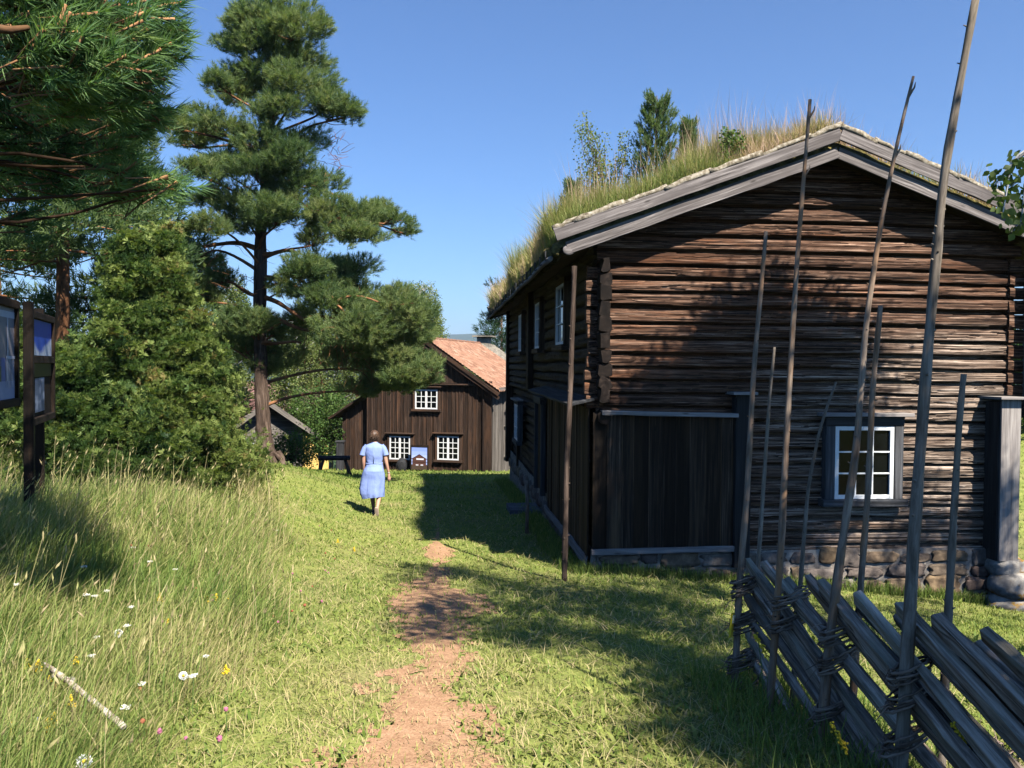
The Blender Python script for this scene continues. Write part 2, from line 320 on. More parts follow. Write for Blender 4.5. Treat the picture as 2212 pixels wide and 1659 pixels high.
_c = t.mix(t.ramp(_n2, [(.48, (0, 0, 0)), (.68, (.7, .7, .7))]), _c, (.29, .23, .11)); _c = t.mix(.35, _c, t.ramp(_n3, [(.3, (.05, .06, .01)), (.7, (.34, .36, .12))]))
_d = t.n('ShaderNodeSeparateXYZ'); t.l(_p, _d.inputs[0])
_far = t.ramp(t.math('DIVIDE', _d.outputs[1], 200.), [(.2, (0, 0, 0)), (.55, (1, 1, 1))])
_fc = t.ramp(t.noise(_p, .012, 7, .65), [(.35, (.022, .05, .018)), (.55, (.05, .085, .028)), (.72, (.22, .22, .075))])
M_GROUND = t.fin(t.mix(_far, _c, _fc), .95, t.bump(_n, .5, .03), .1)
t = NT('dry_red_soil'); _p = t.attr('tc').outputs['Vector']; _n = t.noise(_p, 7, 8, .7); _n3 = t.noise(_p, 70, 4, .7)
M_SOIL = t.fin(t.mix(.4, t.ramp(_n, [(.3, (.22, .115, .06)), (.5, (.42, .225, .125)), (.7, (.56, .335, .2))]), t.ramp(_n3, [(.38, (.13, .08, .04)), (.62, (.55, .36, .21))])), .95, t.bump(_n3, .7, .012), .15)
t = NT('forest_hill'); _p = t.attr('tc').outputs['Vector']; M_HILL = t.fin(t.ramp(t.noise(_p, .006, 9, .7), [(.35, (.012, .03, .012)), (.6, (.03, .055, .02)), (.72, (.06, .09, .03))]), .95, None, .05)

# ---------------------------------------------------------------- setting
ys = np.concatenate([np.arange(-20, 0, 1.), np.arange(0, 40, .25), np.geomspace(40, 7000, 60)])
xs = np.concatenate([-np.geomspace(14, 5000, 40)[::-1], np.arange(-13.75, 13.8, .25), np.geomspace(14, 5000, 40)])
gx, gy = np.meshgrid(xs, ys, indexing='ij'); A = np.stack([gx, gy, gz(gx, gy)], -1)
m = MB(); m.grid(A, tc=A); tag(m.build('ground', M_GROUND, smooth=True), kind='structure')
_py = [2.0, 3.4, 4.2, 5, 6, 7.5, 9, 11, 12.5, 14, 18]; _px = [-.40, -.46, -.56, -.54, -.55, -.72, -.8, -.97, -1.12, -1.25, -1.6]; _pw = [.40, .42, .40, .33, .36, .34, .44, .25, .2, .12, .1]
def pathmask(X, Y):
    c = np.interp(Y, _py, _px); hw = np.interp(Y, _py, _pw)
    k = 1-np.abs(X-c)/hw*.62+np.interp(Y, [2, 3.4, 5, 6.2, 7.2, 8.8, 10, 11.5, 12.7, 13.6, 17], [.12, .18, .12, -.05, 0, .25, -.1, -.18, .2, -.3, -.3]); n = fbm(X*2.1, Y*1.3, 11)*1.3-.80+(fbm(X*9, Y*7, 12)-.5)*.9
    return np.where((Y > 1.5) & (Y < 17), k+n*.75, -1)
px, py = np.meshgrid(np.arange(-2.4, 1.0, .024), np.arange(1.6, 16, .03), indexing='ij'); pm = pathmask(px, py)
A = np.stack([px, py, gz(px, py)+.005+.012*np.clip(pm-.45, 0, 1)], -1); m = MB(); m.grid(A, tc=A, mask=(pm[:-1, :-1] > .42)); tag(m.build('path', M_SOIL, smooth=True), kind='structure')
# far hills: two ridges
for yy, hh, sd in ((2600, 62, 1), (4300, 176, 4)):
    hx = np.linspace(-5000, 5000, 160); cr = np.linspace(0, 1, 14); hX, hT = np.meshgrid(hx, cr, indexing='ij')
    prof = np.sin(hT*math.pi)**1.2*(hh+60+70*(fbm(hX*.0007, hX*0, sd)-.5)+26*(fbm(hX*.006, hX*0+hT*9, sd)-.5))
    A = np.stack([hX, yy+hT*2000-500, -62+prof], -1); m = MB(); m.grid(A, tc=A); tag(m.build('hills', M_HILL, smooth=True), kind='structure')

# ---------------------------------------------------------------- log house
HA = math.radians(5); HU = np.array([math.cos(HA), math.sin(HA), 0]); HW = np.array([-math.sin(HA), math.cos(HA), 0]); HO = np.array([1.11, 11.0, -1.2]); HZ = -1.2
def hpt(u, wv, z): return HO*np.array([1, 1, 0])+HU*u+HW*wv+np.array([0, 0, z])     # house u, w, world z -> world
house = empty('log_house', HO, HA, 'large dark two storey log house with a turf roof beside the path', 'house')
XH = lambda V: V-np.array([0, 0, HZ])          # parts are written with world heights
RS, RU, RZ = .375, 3.11, 4.36                  # roof slope, ridge position, ridge underside
def roofz(u): return RZ-RS*np.abs(u-RU)
rows = [-1.0]; _r2 = random.Random(4)
while rows[-1] < 4.3: rows.append(rows[-1]+_r2.uniform(.165, .215))
rows = np.array(rows)
def logface(length, z, seed, wobble=1.0, amp=.040):
    """depth of a wall of stacked hewn logs (positive = outward) on arrays length, z"""
    zz = z+.012*wobble*(fbm(length*.5, z*0+seed, 1)-.5)*4
    k = np.clip(np.searchsorted(rows, zz)-1, 0, len(rows)-2); f = (zz-rows[k])/(rows[k+1]-rows[k])
    f = np.clip(f+.09*(fbm(length*.9, k*5.7, seed+11)-.5)*2, 0, 1); rnd = vnoise(k*3.7, k*1.3, seed)
    prof = 1-np.abs(np.clip((f-.60)/.40, 0, 1))**2.6*.75-S((.25+.1*(rnd-.5)-f)/.09)*3.4
    cr = fbm(length*.55+k*5.1, z*26+length*.25*np.sin(k*2.), seed+2, 4); crack = -np.clip((np.abs(cr-.5)<.035)*1., 0, 1)*.016
    return amp*prof+.03*(fbm(length*.7, k*7.3, seed+5)-.5)+.013*(fbm(length*1.4+k*3, z*17, seed+7)-.5)*2+crack+.02*(rnd-.5), k
zz = np.arange(-.98, 4.34, .0105); uu = np.linspace(0, 1, 190); U_, Z_ = np.meshgrid(uu, zz, indexing='ij')
lo = np.maximum(0.0, RU-(RZ+.06-Z_)/RS); hi = np.minimum(np.where(Z_ > 1.0, 5.94, 5.56), RU+(RZ+.06-Z_)/RS)
UU = lo+(hi-lo)*U_; dep, kk = logface(UU, Z_, 1)
A = np.stack([UU, -dep, Z_], -1); tc = np.stack([UU+kk*3.7, Z_+kk*.4, -dep*1.0+kk], -1)
wea = -.15+.62*S((UU-.6)/4.2)*S((3.4-Z_)/1.6)+.3*S((2.6-Z_)/1.6); ct = np.stack([vnoise(kk*2.3, kk*.7, 3)*.8+.1, wea, wea*0], -1)
m = MB(); m.grid(A, tc=tc, col=ct); m.build('gable_wall', M_LOG, house, True, XH)
m = MB(); m.grid(np.stack([UU[::8, ::6]*1.0, 13.7+dep[::8, ::6], Z_[::8, ::6]], -1), tc=tc[::8, ::6], col=.4); m.build('rear_wall', M_LOGSIDE, house, True, XH)
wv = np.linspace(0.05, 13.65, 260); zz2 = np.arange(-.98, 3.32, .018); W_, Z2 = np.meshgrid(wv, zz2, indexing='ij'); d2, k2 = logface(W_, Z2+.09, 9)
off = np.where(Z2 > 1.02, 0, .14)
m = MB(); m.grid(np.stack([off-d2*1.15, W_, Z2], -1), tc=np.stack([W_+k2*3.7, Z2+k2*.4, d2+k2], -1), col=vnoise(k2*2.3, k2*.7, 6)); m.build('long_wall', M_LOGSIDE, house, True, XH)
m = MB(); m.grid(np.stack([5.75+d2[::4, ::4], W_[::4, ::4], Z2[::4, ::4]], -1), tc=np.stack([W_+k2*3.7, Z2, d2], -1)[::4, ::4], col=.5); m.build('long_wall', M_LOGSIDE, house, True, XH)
m = MB(); m2 = MB(); m3 = MB()                      # crossing log ends at the near corner
for k in range(len(rows)-1):
    zc = (rows[k]+rows[k+1])/2; hgt = rows[k+1]-rows[k]
    if 0.95 < zc < 3.0:
        o = _r2.uniform(-.03, .03)
        m.beam((.085+o*.4, .1, zc+hgt*.45), (.085+o*.4, -.235+o, zc+hgt*.45), (.15+o)*_r2.uniform(.8, 1.1), hgt*_r2.uniform(.96, 1.06), ch=_r2.uniform(.10, .2), jit=.012, n=3, side=(1, 0, 0))
        m2.beam((.1, .03, zc), (-.13-o, .03, zc), .13, hgt*.9, ch=.16, jit=.006, n=3, side=(0, 1, 0), col=np.array([.2+_r2.random()*.5, 0, 0]))
    if 1.0 < zc < 3.1:
        m3.beam((5.75, -.0, zc), (6.02, 0, zc), .15, hgt*.9, ch=.16, jit=.006, n=2, side=(0, 1, 0), col=np.array([.4, 0, 0]))
m.beam((.09, .1, .96), (.09, -.2, .93), .17, .17, ch=.28, jit=.006, n=3, side=(1, 0, 0))
m.build('corner_log_ends', M_END, house, False, XH); m2.build('gable_log_ends', M_LOG, house, False, XH); m3.build('gable_log_ends', M_LOG, house, False, XH)
# board panel in front of the lower gable wall
m = MB(); x = -.05
while x < 1.84:
    bw = min(_r2.uniform(.13, .215), 1.87-x); dz = _r2.uniform(-.012, .012)
    m.beam((x+bw/2, -.115+dz, -.84), (x+bw/2, -.115+dz*.5, 1.0), bw-.004, .03, side=(1, 0, 0), ch=.2, n=3, jit=.0015, col=_r2.random()); 
    if _r2.random() < .8: m.beam((x+bw, -.128, -.83), (x+bw+_r2.uniform(-.006, .006), -.128, .98), .013, .02, side=(1, 0, 0), ch=.3, col=.9)
    x += bw
x = 0.0
while x < 4.25:
    bw = _r2.uniform(.13, .18); dz = _r2.uniform(-.014, .014)
    m.beam((-.07+dz, x+bw/2, -.98), (-.07+dz, x+bw/2, 1.05), .03, bw-.012, side=(1, 0, 0), ch=.2, col=_r2.random())
    x += bw
m.build('board_panel', M_PANEL, house, False, XH)
m = MB(); m.beam((.05, -.165, 1.0), (1.87, -.165, .965), .17, .055, side=(0, 1, 0), ch=.15, n=6, jit=.003, col=.7); m.build('panel_hood', M_PALEBOARD, house, False, XH); m = MB(); m.beam((-.06, -.15, -.845), (1.86, -.15, -.815), .07, .075, side=(0, 1, 0), ch=.15, n=6, jit=.003, col=.25)
m.build('panel_sill', M_PALEBOARD, house, False, XH)
m = MB(); m.beam((-.20, -.12, 1.13), (-.2, 5.0, 1.17), .34, .035, side=(1, 0, .25), ch=.1, n=5, jit=.004, col=.3)
m.build('door_hood', M_DGREY, house, False, XH)
m = MB(); m.beam((-.11, -.02, -.985), (-.11, 4.3, -1.02), .03, .12, side=(1, 0, 0), ch=.1, n=10, jit=.006, col=.4); m.build('base_board', M_PALEBOARD, house, False, XH)
# pilaster boxes
def pilaster(u0, u1, z0, z1, depth, c):
    p = MB(); p.box(((u0+u1)/2, -depth-.012, (z0+z1)/2), (u1-u0, .03, z1-z0), ax=2, col=c); o = p.build('corner_box', M_GREY, house, False, XH)
    q = MB(); q.box(((u0+u1)/2+.01, -depth/2, (z0+z1)/2-.02), (u1-u0+.03, depth-.02, z1-z0-.02), ax=2, col=.2); q.build('box_side', M_DGREY, o)
    q = MB(); q.box(((u0+u1)/2-.01, -depth/2-.04, z1+.02), (u1-u0+.13, depth+.16, .035), ax=0, col=.8, rot=None); q.build('box_cap', M_PALEBOARD, o)
    for ch in o.children: ch.data.transform(Matrix.Translation((0, 0, -HZ)))
    return o
p1 = pilaster(1.86, 2.06, -1.06, 1.24, .17, .0); p1.data.materials[0] = M_DGREY
p2 = pilaster(5.46, 5.735, -.98, 1.2, .34, .75); p2.data.materials[0] = M_PALEBOARD
m = MB(); m.box((6.06, -.2, 2.1), (.18, .35, 2.3), ax=2, col=.5); m.build('upper_corner_box', M_GREY, house, False, XH)
# foundation
m = MB(); A = np.stack(np.meshgrid(np.linspace(-.06, 5.6, 120), np.linspace(-1.95, -.86, 34), indexing='ij'), -1)
fz = np.stack([A[..., 0], -.05-.05*fbm(A[..., 0]*3, A[..., 1]*3, 8)-.06*np.clip(-A[..., 1]-1.1, 0, 1), A[..., 1]], -1); m.grid(fz, tc=fz, col=.96)
fs = np.stack([.04+0*A[..., 0]-.05*fbm(A[..., 0]*3, A[..., 1]*3, 9), A[..., 0]*2.4, A[..., 1]], -1); m.grid(fs, tc=fs, col=.9)
for rw in range(5):
    x = -.02+_r2.uniform(0, .1)
    while x < 5.35:
        sw = _r2.uniform(.12, .6); sh = _r2.uniform(.09, .15); z = -.97-rw*.2+_r2.uniform(-.025, .025)
        m.blob((x+sw/2, -.062-.014*rw, z), (sw/2*.95, .05+.01*rw, sh*_r2.uniform(.55, .95)), boxy=.42, amp=.3, col=_r2.uniform(0, .78), sub=4, freq=2.2); x += sw+_r2.uniform(.015, .05)
for k in range(26):
    m.blob((.03, k*.52+_r2.uniform(-.1, .1), -1.12+_r2.uniform(-.1, .02)), (.08, .23, .14), boxy=.6, amp=.2, col=_r2.random()*.8, sub=2)
m.build('foundation', M_STONE, house, True, XH)
m = MB(); m.blob((5.72, -.33, -1.32), (.34, .3, .2), amp=.12, boxy=.9, sub=4); m.blob((5.68, -.2, -1.1), (.24, .24, .16), amp=.16, boxy=.75, sub=4); m.blob((5.8, -.32, -1.6), (.46, .3, .17), amp=.2, boxy=.8, sub=4)
m.build('corner_stone', M_BOULDER, house, True, XH)

# windows
def window(parent, xf, a0, a1, z0, z1, cols, rws, fw=.05, casing=.09, hood=True, mframe=M_WHITE, mcase=M_DGREY, leafs=1, zoff=0, bar=.02, proud=.09, sill=.05):
    """a: along the wall, d: outward, z: up; xf maps (a,d,z) to parent space"""
    X = lambda V: xf(V)-np.array([0, 0, zoff])
    m = MB(); d = proud
    for (c, dd) in (((a0+fw/2, d, (z0+z1)/2), (fw, .04, z1-z0)), ((a1-fw/2, d, (z0+z1)/2), (fw, .04, z1-z0)), (((a0+a1)/2, d, z0+fw/2), (a1-a0-2*fw, .036, fw)), (((a0+a1)/2, d, z1-fw/2), (a1-a0-2*fw, .036, fw))): m.box(c, dd, col=(.72, .72, .7), ax=int(np.argmax(dd)))
    if leafs == 2: m.box(((a0+a1)/2, d+.003, (z0+z1)/2), (fw*1.5, .04, z1-z0-2*fw), col=(.74, .73, .7), ax=2)
    n = cols*leafs; 
    for i in range(1, n):
        if leafs == 2 and i == cols: continue
        x = a0+fw+(a1-a0-2*fw)*i/n; m.box((x, d+.004, (z0+z1)/2), (bar, .022, z1-z0-2*fw), col=(.74, .74, .72), ax=2)
    for j in range(1, rws):
        z = z0+fw+(z1-z0-2*fw)*j/rws; m.box(((a0+a1)/2, d+.001, z), (a1-a0-2*fw, .024, bar), col=(.74, .74, .72), ax=0)
    fr = m.build('window', mframe, parent, False, X)
    m = MB(); m.add([(a0+.01, d-.02, z0+.01), (a1-.01, d-.02, z0+.01), (a1-.01, d-.02, z1-.01), (a0+.01, d-.02, z1-.01)], [(0, 1, 2, 3)], col=.1); m.build('pane', M_GLASS, fr, False, X)
    if casing:
        c = casing; m = MB()
        m.box((a0-c/2-.004, d*.6, (z0+z1)/2), (c, d*1.3, z1-z0), ax=2, col=.9); m.box((a1+c/2+.004, d*.6, (z0+z1)/2), (c, d*1.3, z1-z0), ax=2, col=.9); m.box(((a0+a1)/2, d*.6, z1+c/2+.003), (a1-a0+2*c+.01, d*1.3, c), ax=0, col=.5)
        m.build('casing', mcase, fr, False, X)
        m = MB(); m.box(((a0+a1)/2, d*.9, z0-sill), (a1-a0+2*c+.1, d*1.5, sill*1.9), ax=0, col=.8); m.build('sill', mcase, fr, False, X)
        if hood: m = MB(); m.box(((a0+a1)/2, d*1.05, z1+c+.03), (a1-a0+2*c+.18, d*2.1, .045), ax=0, col=.9); m.build('hood', M_PALEBOARD if mcase is M_DGREY else mcase, fr, False, X)
    return fr
front = lambda V: np.stack([V[:, 0], -V[:, 1], V[:, 2]], 1)
side = lambda V: np.stack([-V[:, 1], V[:, 0], V[:, 2]], 1)
window(house, front, 3.255, 4.085, -.165, .82, 3, 3, .055, .13, zoff=HZ, proud=.12)
for a0, a1, z0, z1 in ((2.05, 2.95, 1.95, 2.92), (5.25, 6.0, 1.95, 2.86), (8.8, 9.55, 1.95, 2.84)): window(house, side, a0, a1, z0, z1, 2, 3, .05, .08, False, zoff=HZ, proud=.11, mcase=M_PANEL)
window(house, side, 9.7, 10.6, -.28, .62, 2, 3, .05, .1, True, zoff=HZ, proud=.1)
for a_, b_ in (((-.1, 7.2, 2.2), (.12, .32, 2.2)), ((-.02, 13.4, 1.0), (.2, .3, 4.4)), ((.02, 10.9, -.3), (.1, .16, 1.9))): m = MB(); m.box(a_, b_, ax=2, col=.2); m.build('timber_post', M_PANEL, house, False, XH)
# door with porch opening
m = MB(); m.box((-.02, 5.5, -.0), (.06, .95, 1.72), ax=2, col=.1); dr = m.build('door', M_PANEL, house, False, XH)
m = MB(); m.box((-.07, 4.98, 0), (.1, .1, 1.8), ax=2, col=.4); m.box((-.07, 6.02, 0), (.1, .1, 1.8), ax=2, col=.4); m.box((-.08, 5.5, .93), (.12, 1.16, .14), ax=1, col=.4); m.build('door_frame', M_DGREY, dr, False, XH)
m = MB(); m.tube([(-.06, 5.85, .0), (-.1, 5.85, .01), (-.1, 5.85, .12), (-.06, 5.85, .13)], .01, 6, col=.2); m.build('handle', M_DGREY, dr, False, XH)

# roof
OV0, OV1, EU0, EU1 = -.36, 14.1, -.57, 6.79
m = MB()
for s_, e in ((-1, EU0), (1, EU1)):
    for b in range(70):
        w0 = OV0+.06+b*(OV1-OV0-.1)/70; w1 = w0+(OV1-OV0-.1)/70-.006
        m.beam((RU, (w0+w1)/2, RZ+.07), (e, (w0+w1)/2, RZ+.07-RS*abs(e-RU)), w1-w0, .03, side=(0, 1, 0), col=_r2.random()*.6)
m.build('roof_boards', M_PANEL, house, False, XH)
m = MB(); uu_ = np.linspace(EU0-.03, EU1+.03, 90); ww_ = np.linspace(OV0+.03, OV1-.03, 190); u_, w_ = np.meshgrid(uu_, ww_, indexing='ij')
top = RZ+.31-RS*np.sqrt((u_-RU)**2+.02)+.07*(fbm(u_*2.2, w_*2.2, 21)-.5)+.03*(fbm(u_*9, w_*9, 22)-.5)
edge = np.minimum(np.minimum(u_-EU0+.03, EU1+.03-u_), np.minimum(w_-OV0-.03, OV1-.03-w_)); top -= .17*np.exp(-edge/.05)
A = np.stack([u_, w_, top], -1); m.grid(A, tc=A)
for e, sg in ((EU0, -1), (EU1, 1)):       # hanging moss and turf ends along the eaves
    for b in range(150):
        wv_ = OV0+.1+b*(OV1-OV0-.2)/150; m.blob((e+sg*.0+_r2.uniform(-.04, .03), wv_, roofz(e)+.12+_r2.uniform(-.05, .03)), (.08, .075, .085), amp=.5, sub=2, freq=3)
m.build('turf', M_TURF, house, True, XH)
TURF = lambda u, wv: RZ+.3-RS*np.sqrt((u-RU)**2+.02)
for wb in (OV0, OV1):
    sgn = -1 if wb < 0 else 1
    for e in (EU0+.0, EU1):
        s_ = -1 if e < RU else 1
        for (dz, hh, dw, name) in ((.065, .145, 0, 'barge_board'), (.282, .145, .08, 'barge_board')):
            m = MB(); e2 = e-s_*(-.0 if dz > .2 else .17)
            p0 = np.array([RU+s_*.001, wb+sgn*dw, RZ+dz]); p1 = np.array([e2+s_*.05, wb+sgn*dw, RZ+dz-RS*abs(e2-RU)])
            m.beam(p0, p1, .035, hh, side=(0, 1, 0), ch=.1, n=14, jit=.0025, col=.55, h1=hh*1.1)
            if dz < .2: m.blob(p1+np.array([s_*-.02, 0, -.02]), (.08, .02, .07), amp=.05, sub=3, col=.55)
            m.build(name, M_GREY, house, False, XH)
for wb in (OV0+.03, OV1-.03):
    for s_ in (-1, 1):
        m = MB(); e = EU0 if s_ < 0 else EU1; L = abs(e-RU); x = -.02
        while x < L:
            l = _r2.uniform(.35, .8); l = min(l, L-x+.08)
            a = np.array([RU+s_*x, wb-(.09 if wb < 5 else .03), RZ+.395-RS*x+.015]); b = np.array([RU+s_*(x+l), wb-(.09 if wb < 5 else .03), RZ+.395-RS*(x+l)-.012])
            if wb > 5: a[1] += .12; b[1] += .12
            pts = [a+(b-a)*f for f in np.linspace(0, 1, 6)]; m.tube([p+rng.normal(0, .006, 3) for p in pts], _r2.uniform(.03, .046), 9, jit=.14, col=_r2.random()); x += l-.04
        m.build('bark_edge', M_BARK, house, True, XH)
m = MB(); m.tube([(EU0-.07, w__, roofz(EU0)+.02+.012*math.sin(w__*2)) for w__ in np.linspace(OV0+.2, OV1-.1, 30)], .035, 8, col=.8); m.build('eave_pole', M_PALEBOARD, house, True, XH)
for b in range(24):
    w__ = OV0+.25+b*.6; m = MB(); m.tube([(EU0-.03, w__, roofz(EU0)+.06), (EU0-.13, w__, roofz(EU0)+.0), (EU0-.13, w__, roofz(EU0)+.12)], .014, 5, col=.3); m.build('eave_hook', M_DGREY, house, False, XH)

# long split pole leaning against the eave, step stone, short stake
def leanpole(name, p0, p1, r0, r1, mat, label, cat, n=26, knob=10, bend=.02, group=None, parent=None, col=.6):
    t_ = np.linspace(0, 1, n); L = np.linalg.norm(np.array(p1)-p0)
    pts = np.array(p0)+np.outer(t_, np.array(p1)-p0); ph = rng.random(4)*6
    pts[:, 0] += bend*(np.sin(t_*5+ph[0])-math.sin(ph[0])*(1-t_)-np.sin(5+ph[0])*t_)*.8+bend*.35*np.sin(t_*13+ph[2])*np.sin(t_*math.pi); pts[:, 1] += bend*np.sin(t_*4+ph[1])*np.sin(t_*math.pi)
    rad = (r0+(r1-r0)*t_)*(1+.07*np.sin(t_*L*9+ph[3])+rng.normal(0, .035, n)); m = MB(); m.tube(pts, rad, 10, jit=.035, col=col)
    for k in range(knob):
        i = rng.integers(1, n-1); a = rng.random()*6.28; d = np.array([math.cos(a), math.sin(a), .5]); r = rad[i]
        c = pts[i]+(pts[i+1]-pts[i])*rng.random(); m.tube([c+d*r*.5, c+d*r*1.05, c+d*(r*1.15+.012)], [r*.38, r*.26, r*.12], 6, col=.3)
    o = m.build(name, mat, parent, True)
    if label: tag(o, label, cat, group)
    return o
q = G(1219, 1256); t0 = P(1241, 575, 10.38); leanpole('leaning_pole', (q[0], q[1], q[2]-.03), t0, .038, .032, M_TRUNK, 'long rough split pole leaning on the turf eave at the log house corner', 'pole', 30, 26, .012, col=.2)
q = G(1140, 1106); m = MB(); m.box((0, 0, .06), (1.05, .95, .15), ch=.15, col=.5, jit=.012); o = m.build('step_stone', M_SLAB); o.location = (q[0]+.12, q[1]+.15, q[2]-.04); o.rotation_euler = (0, 0, HA); tag(o, 'flat grey stone slab lying in front of the dark house door', 'step stone')
q = G(1138, 1152); m = MB(); m.tube([(0, 0, -.05), (.005, 0, .45), (-.005, 0, .93)], [.035, .032, .03], 8, jit=.05); o = m.build('wooden_stake', M_POLE, None, True); o.location = q; tag(o, 'short wooden stake standing in the shade beside the stone door slab', 'stake')

# ---------------------------------------------------------------- brown farmhouse at the end of the path
FA = math.radians(-15); FZ = -2.62; FO = np.array([-.81, 33., FZ]); FW = 5.35
farm = empty('farmhouse', FO, FA, 'brown board farmhouse with white windows and orange tile roof at the end of the path', 'house')
XF = lambda V: V        # parts in farm-local coordinates: u left = -x, w into depth = +y, z from the base
EH, RH = 3.42, 5.22     # eave and ridge height
m = MB(); x = -FW; _r3 = random.Random(9)
def ftop(x): return RH-.1-(RH-EH)/(FW/2)*abs(x+FW/2)
while x < -.3:
    bw = min(_r3.uniform(.13, .21), -.28-x); xc = x+bw/2
    lowtop = min(3.42, ftop(xc)); m.beam((xc, -.03+_r3.uniform(-.01, .01), -.4), (xc, -.03, lowtop), bw-.004, .03, side=(1, 0, 0), col=_r3.random(), ch=.1)
    m.beam((x, -.055, -.4), (x, -.055, lowtop), .045, .025, side=(1, 0, 0), col=_r3.random()*.8+.2, ch=.25)
    if ftop(xc) > 3.5: m.beam((xc, -.07+_r3.uniform(-.01, .01), 3.5), (xc, -.07, ftop(xc)), bw-.004, .03, side=(1, 0, 0), col=_r3.random(), ch=.1); m.beam((x, -.092, 3.5), (x, -.092, ftop(x)), .03, .02, side=(1, 0, 0), col=.9)
    x += bw
m.build('gable_boards', M_FAR, farm)
m = MB(); m.box((-.14, -.06, 1.6), (.34, .1, 4.0), ax=2, col=.35); m.box((-.3, -.1, 1.6), (.06, .1, 3.8), ax=2, col=.0); m.build('corner_board', M_FAR, farm)
m = MB(); m.box((-FW/2-.1, -.12, 3.46), (FW-.5, .2, .05), ax=0, col=.9); m.build('belt_board', M_FAR, farm)
m = MB(); y = .02
while y < 9:
    bw = _r3.uniform(.14, .22); m.beam((.03, y+bw/2, -.4), (.03, y+bw/2, EH-.05), .03, bw-.008, side=(1, 0, 0), col=_r3.random(), ch=.1); m.beam((.06, y, -.4), (.06, y, EH-.05), .03, .045, side=(1, 0, 0), col=_r3.random(), ch=.2); y += bw
m.build('side_boards', M_FARGREY, farm)
m = MB(); m.box((-FW/2, 4.5, EH/2-.2), (FW-.1, 8.9, EH+.2), col=.2); m.build('wall_core', M_FAR, farm)
sp = (RH-EH)/(FW/2)
m = MB()                                  # wavy clay tiles, small rows, one part per roof side
def tiles(mb, sgn, y0, y1, flat=False):
    L = FW/2+.42; nr = 26; nx = int((y1-y0)/.022)
    ly = np.linspace(0, 1, nr*5+1); yy = np.linspace(y0, y1, nx); A_, B_ = np.meshgrid(yy, ly, indexing='ij')
    row = np.floor(B_*nr); fr = B_*nr-row; prof = .028*np.sin(A_*2*math.pi/.22)
    if flat: colm = np.floor(A_/.3+row*.5); prof = .03*(vnoise(colm*1.7, row*2.3, 4)-.5); cc = vnoise(colm*3.1, row*1.9, 5)
    else: colm = np.floor(A_/.22); cc = vnoise(colm*3.1, row*1.9, 5)
    z = RH+.08-sp*B_*L+prof+.035*fr+.03*np.sin(A_*1.1)*np.sin(B_*3); x = -FW/2+sgn*B_*L
    mb.grid(np.stack([x, A_, z], -1), tc=np.stack([A_, B_*3, prof*20], -1), col=cc)
t = NT('clay_tile'); _n = t.noise(t.attr('tc').outputs['Vector'], 7, 6, .7); _k = t.ramp(t.attr('col').outputs['Fac'], [(0, (.15, .075, .05)), (.4, (.25, .125, .08)), (.75, (.31, .175, .115)), (1, (.38, .28, .21))])
M_TILE = t.fin(t.mix(t.ramp(_n, [(.5, (0, 0, 0)), (.75, (.65, .65, .65))]), _k, (.38, .27, .17)), .9, None, .15)
M_SLATE = stone('grey_slate', [(.3, (.11, .095, .075)), (.5, (.23, .2, .155)), (.7, (.36, .31, .25))], 5, .5)
tiles(m, 1, -.38, 7.0); m.build('tile_roof', M_TILE, farm, True)
m = MB(); tiles(m, -1, -.38, 9.2); m.build('tile_roof', M_TILE, farm, True)
m = MB(); tiles(m, 1, 7.0, 9.4, True); m.build('slate_roof', M_SLATE, farm)
m = MB(); m.tube([(-FW/2, y, RH+.1+.012*math.sin(y*14)) for y in np.linspace(-.38, 7, 60)], .06, 8, jit=.06); m.build('ridge_tiles', M_TILE, farm, True)
m = MB()
for sgn in (1, -1):
    for dz, dy, h_ in ((-.13, -.36, .14), (-.28, -.31, .13)):
        L = FW/2+.4; m.beam((-FW/2, dy, RH+.06+dz), (-FW/2+sgn*L, dy, RH+.06+dz-sp*L), .04, h_, side=(0, 1, 0), col=.5, n=8, jit=.003)
m.build('barge_board', M_FAR, farm)
m = MB(); m.box((.26, 4.5, EH-.17), (.3, 9.4, .05), col=.9); m.box((.38, 4.5, EH-.13), (.03, 9.4, .14), ax=1, col=.8); m.build('eave_board', M_FARGREY, farm)
m = MB(); m.box((-FW/2, 7.7, RH+.15), (.55, .62, .5), col=.5, jit=.01); ch = m.build('chimney', M_SLATE, farm); m = MB(); m.box((-FW/2, 7.7, RH+.46), (.95, 1.0, .07), col=.3, jit=.01); m.build('chimney_slab', M_SLATE, ch)
frontF = lambda V: np.stack([V[:, 0], -V[:, 1], V[:, 2]], 1); sideF = lambda V: np.stack([V[:, 1], V[:, 0], V[:, 2]], 1)
def fpx(x, y):      # picture point on the gable -> farm-local x, z
    d = ray(x, y); u = np.array([math.cos(FA), math.sin(FA), 0]); v = np.array([-math.sin(FA), math.cos(FA), 0]); t_ = ((FO-CAM)@v)/(d@v); q = CAM+d*t_-FO; return q@u, q[2]
for (x0, y0, x1, y1, rw) in ((844, 941, 888, 993, 4), (947, 941, 993, 994, 4), (899, 841, 947, 884, 3)):
    a0, zt = fpx(x0, y0); a1, zb = fpx(x1, y1); window(farm, frontF, a0, a1, zb, zt, 2, rw, .055, .09, True, mcase=M_FAR, leafs=2, bar=.026, proud=.11)
for y0, z0, z1 in ((1.75, .5, 1.6), (1.75, 2.4, 3.1), (5.2, .5, 1.6)): window(farm, sideF, y0, y0+.95, z0, z1, 2, 4, .06, .08, z1 < 2, mcase=M_FARGREY, leafs=2, bar=.03, proud=.1)
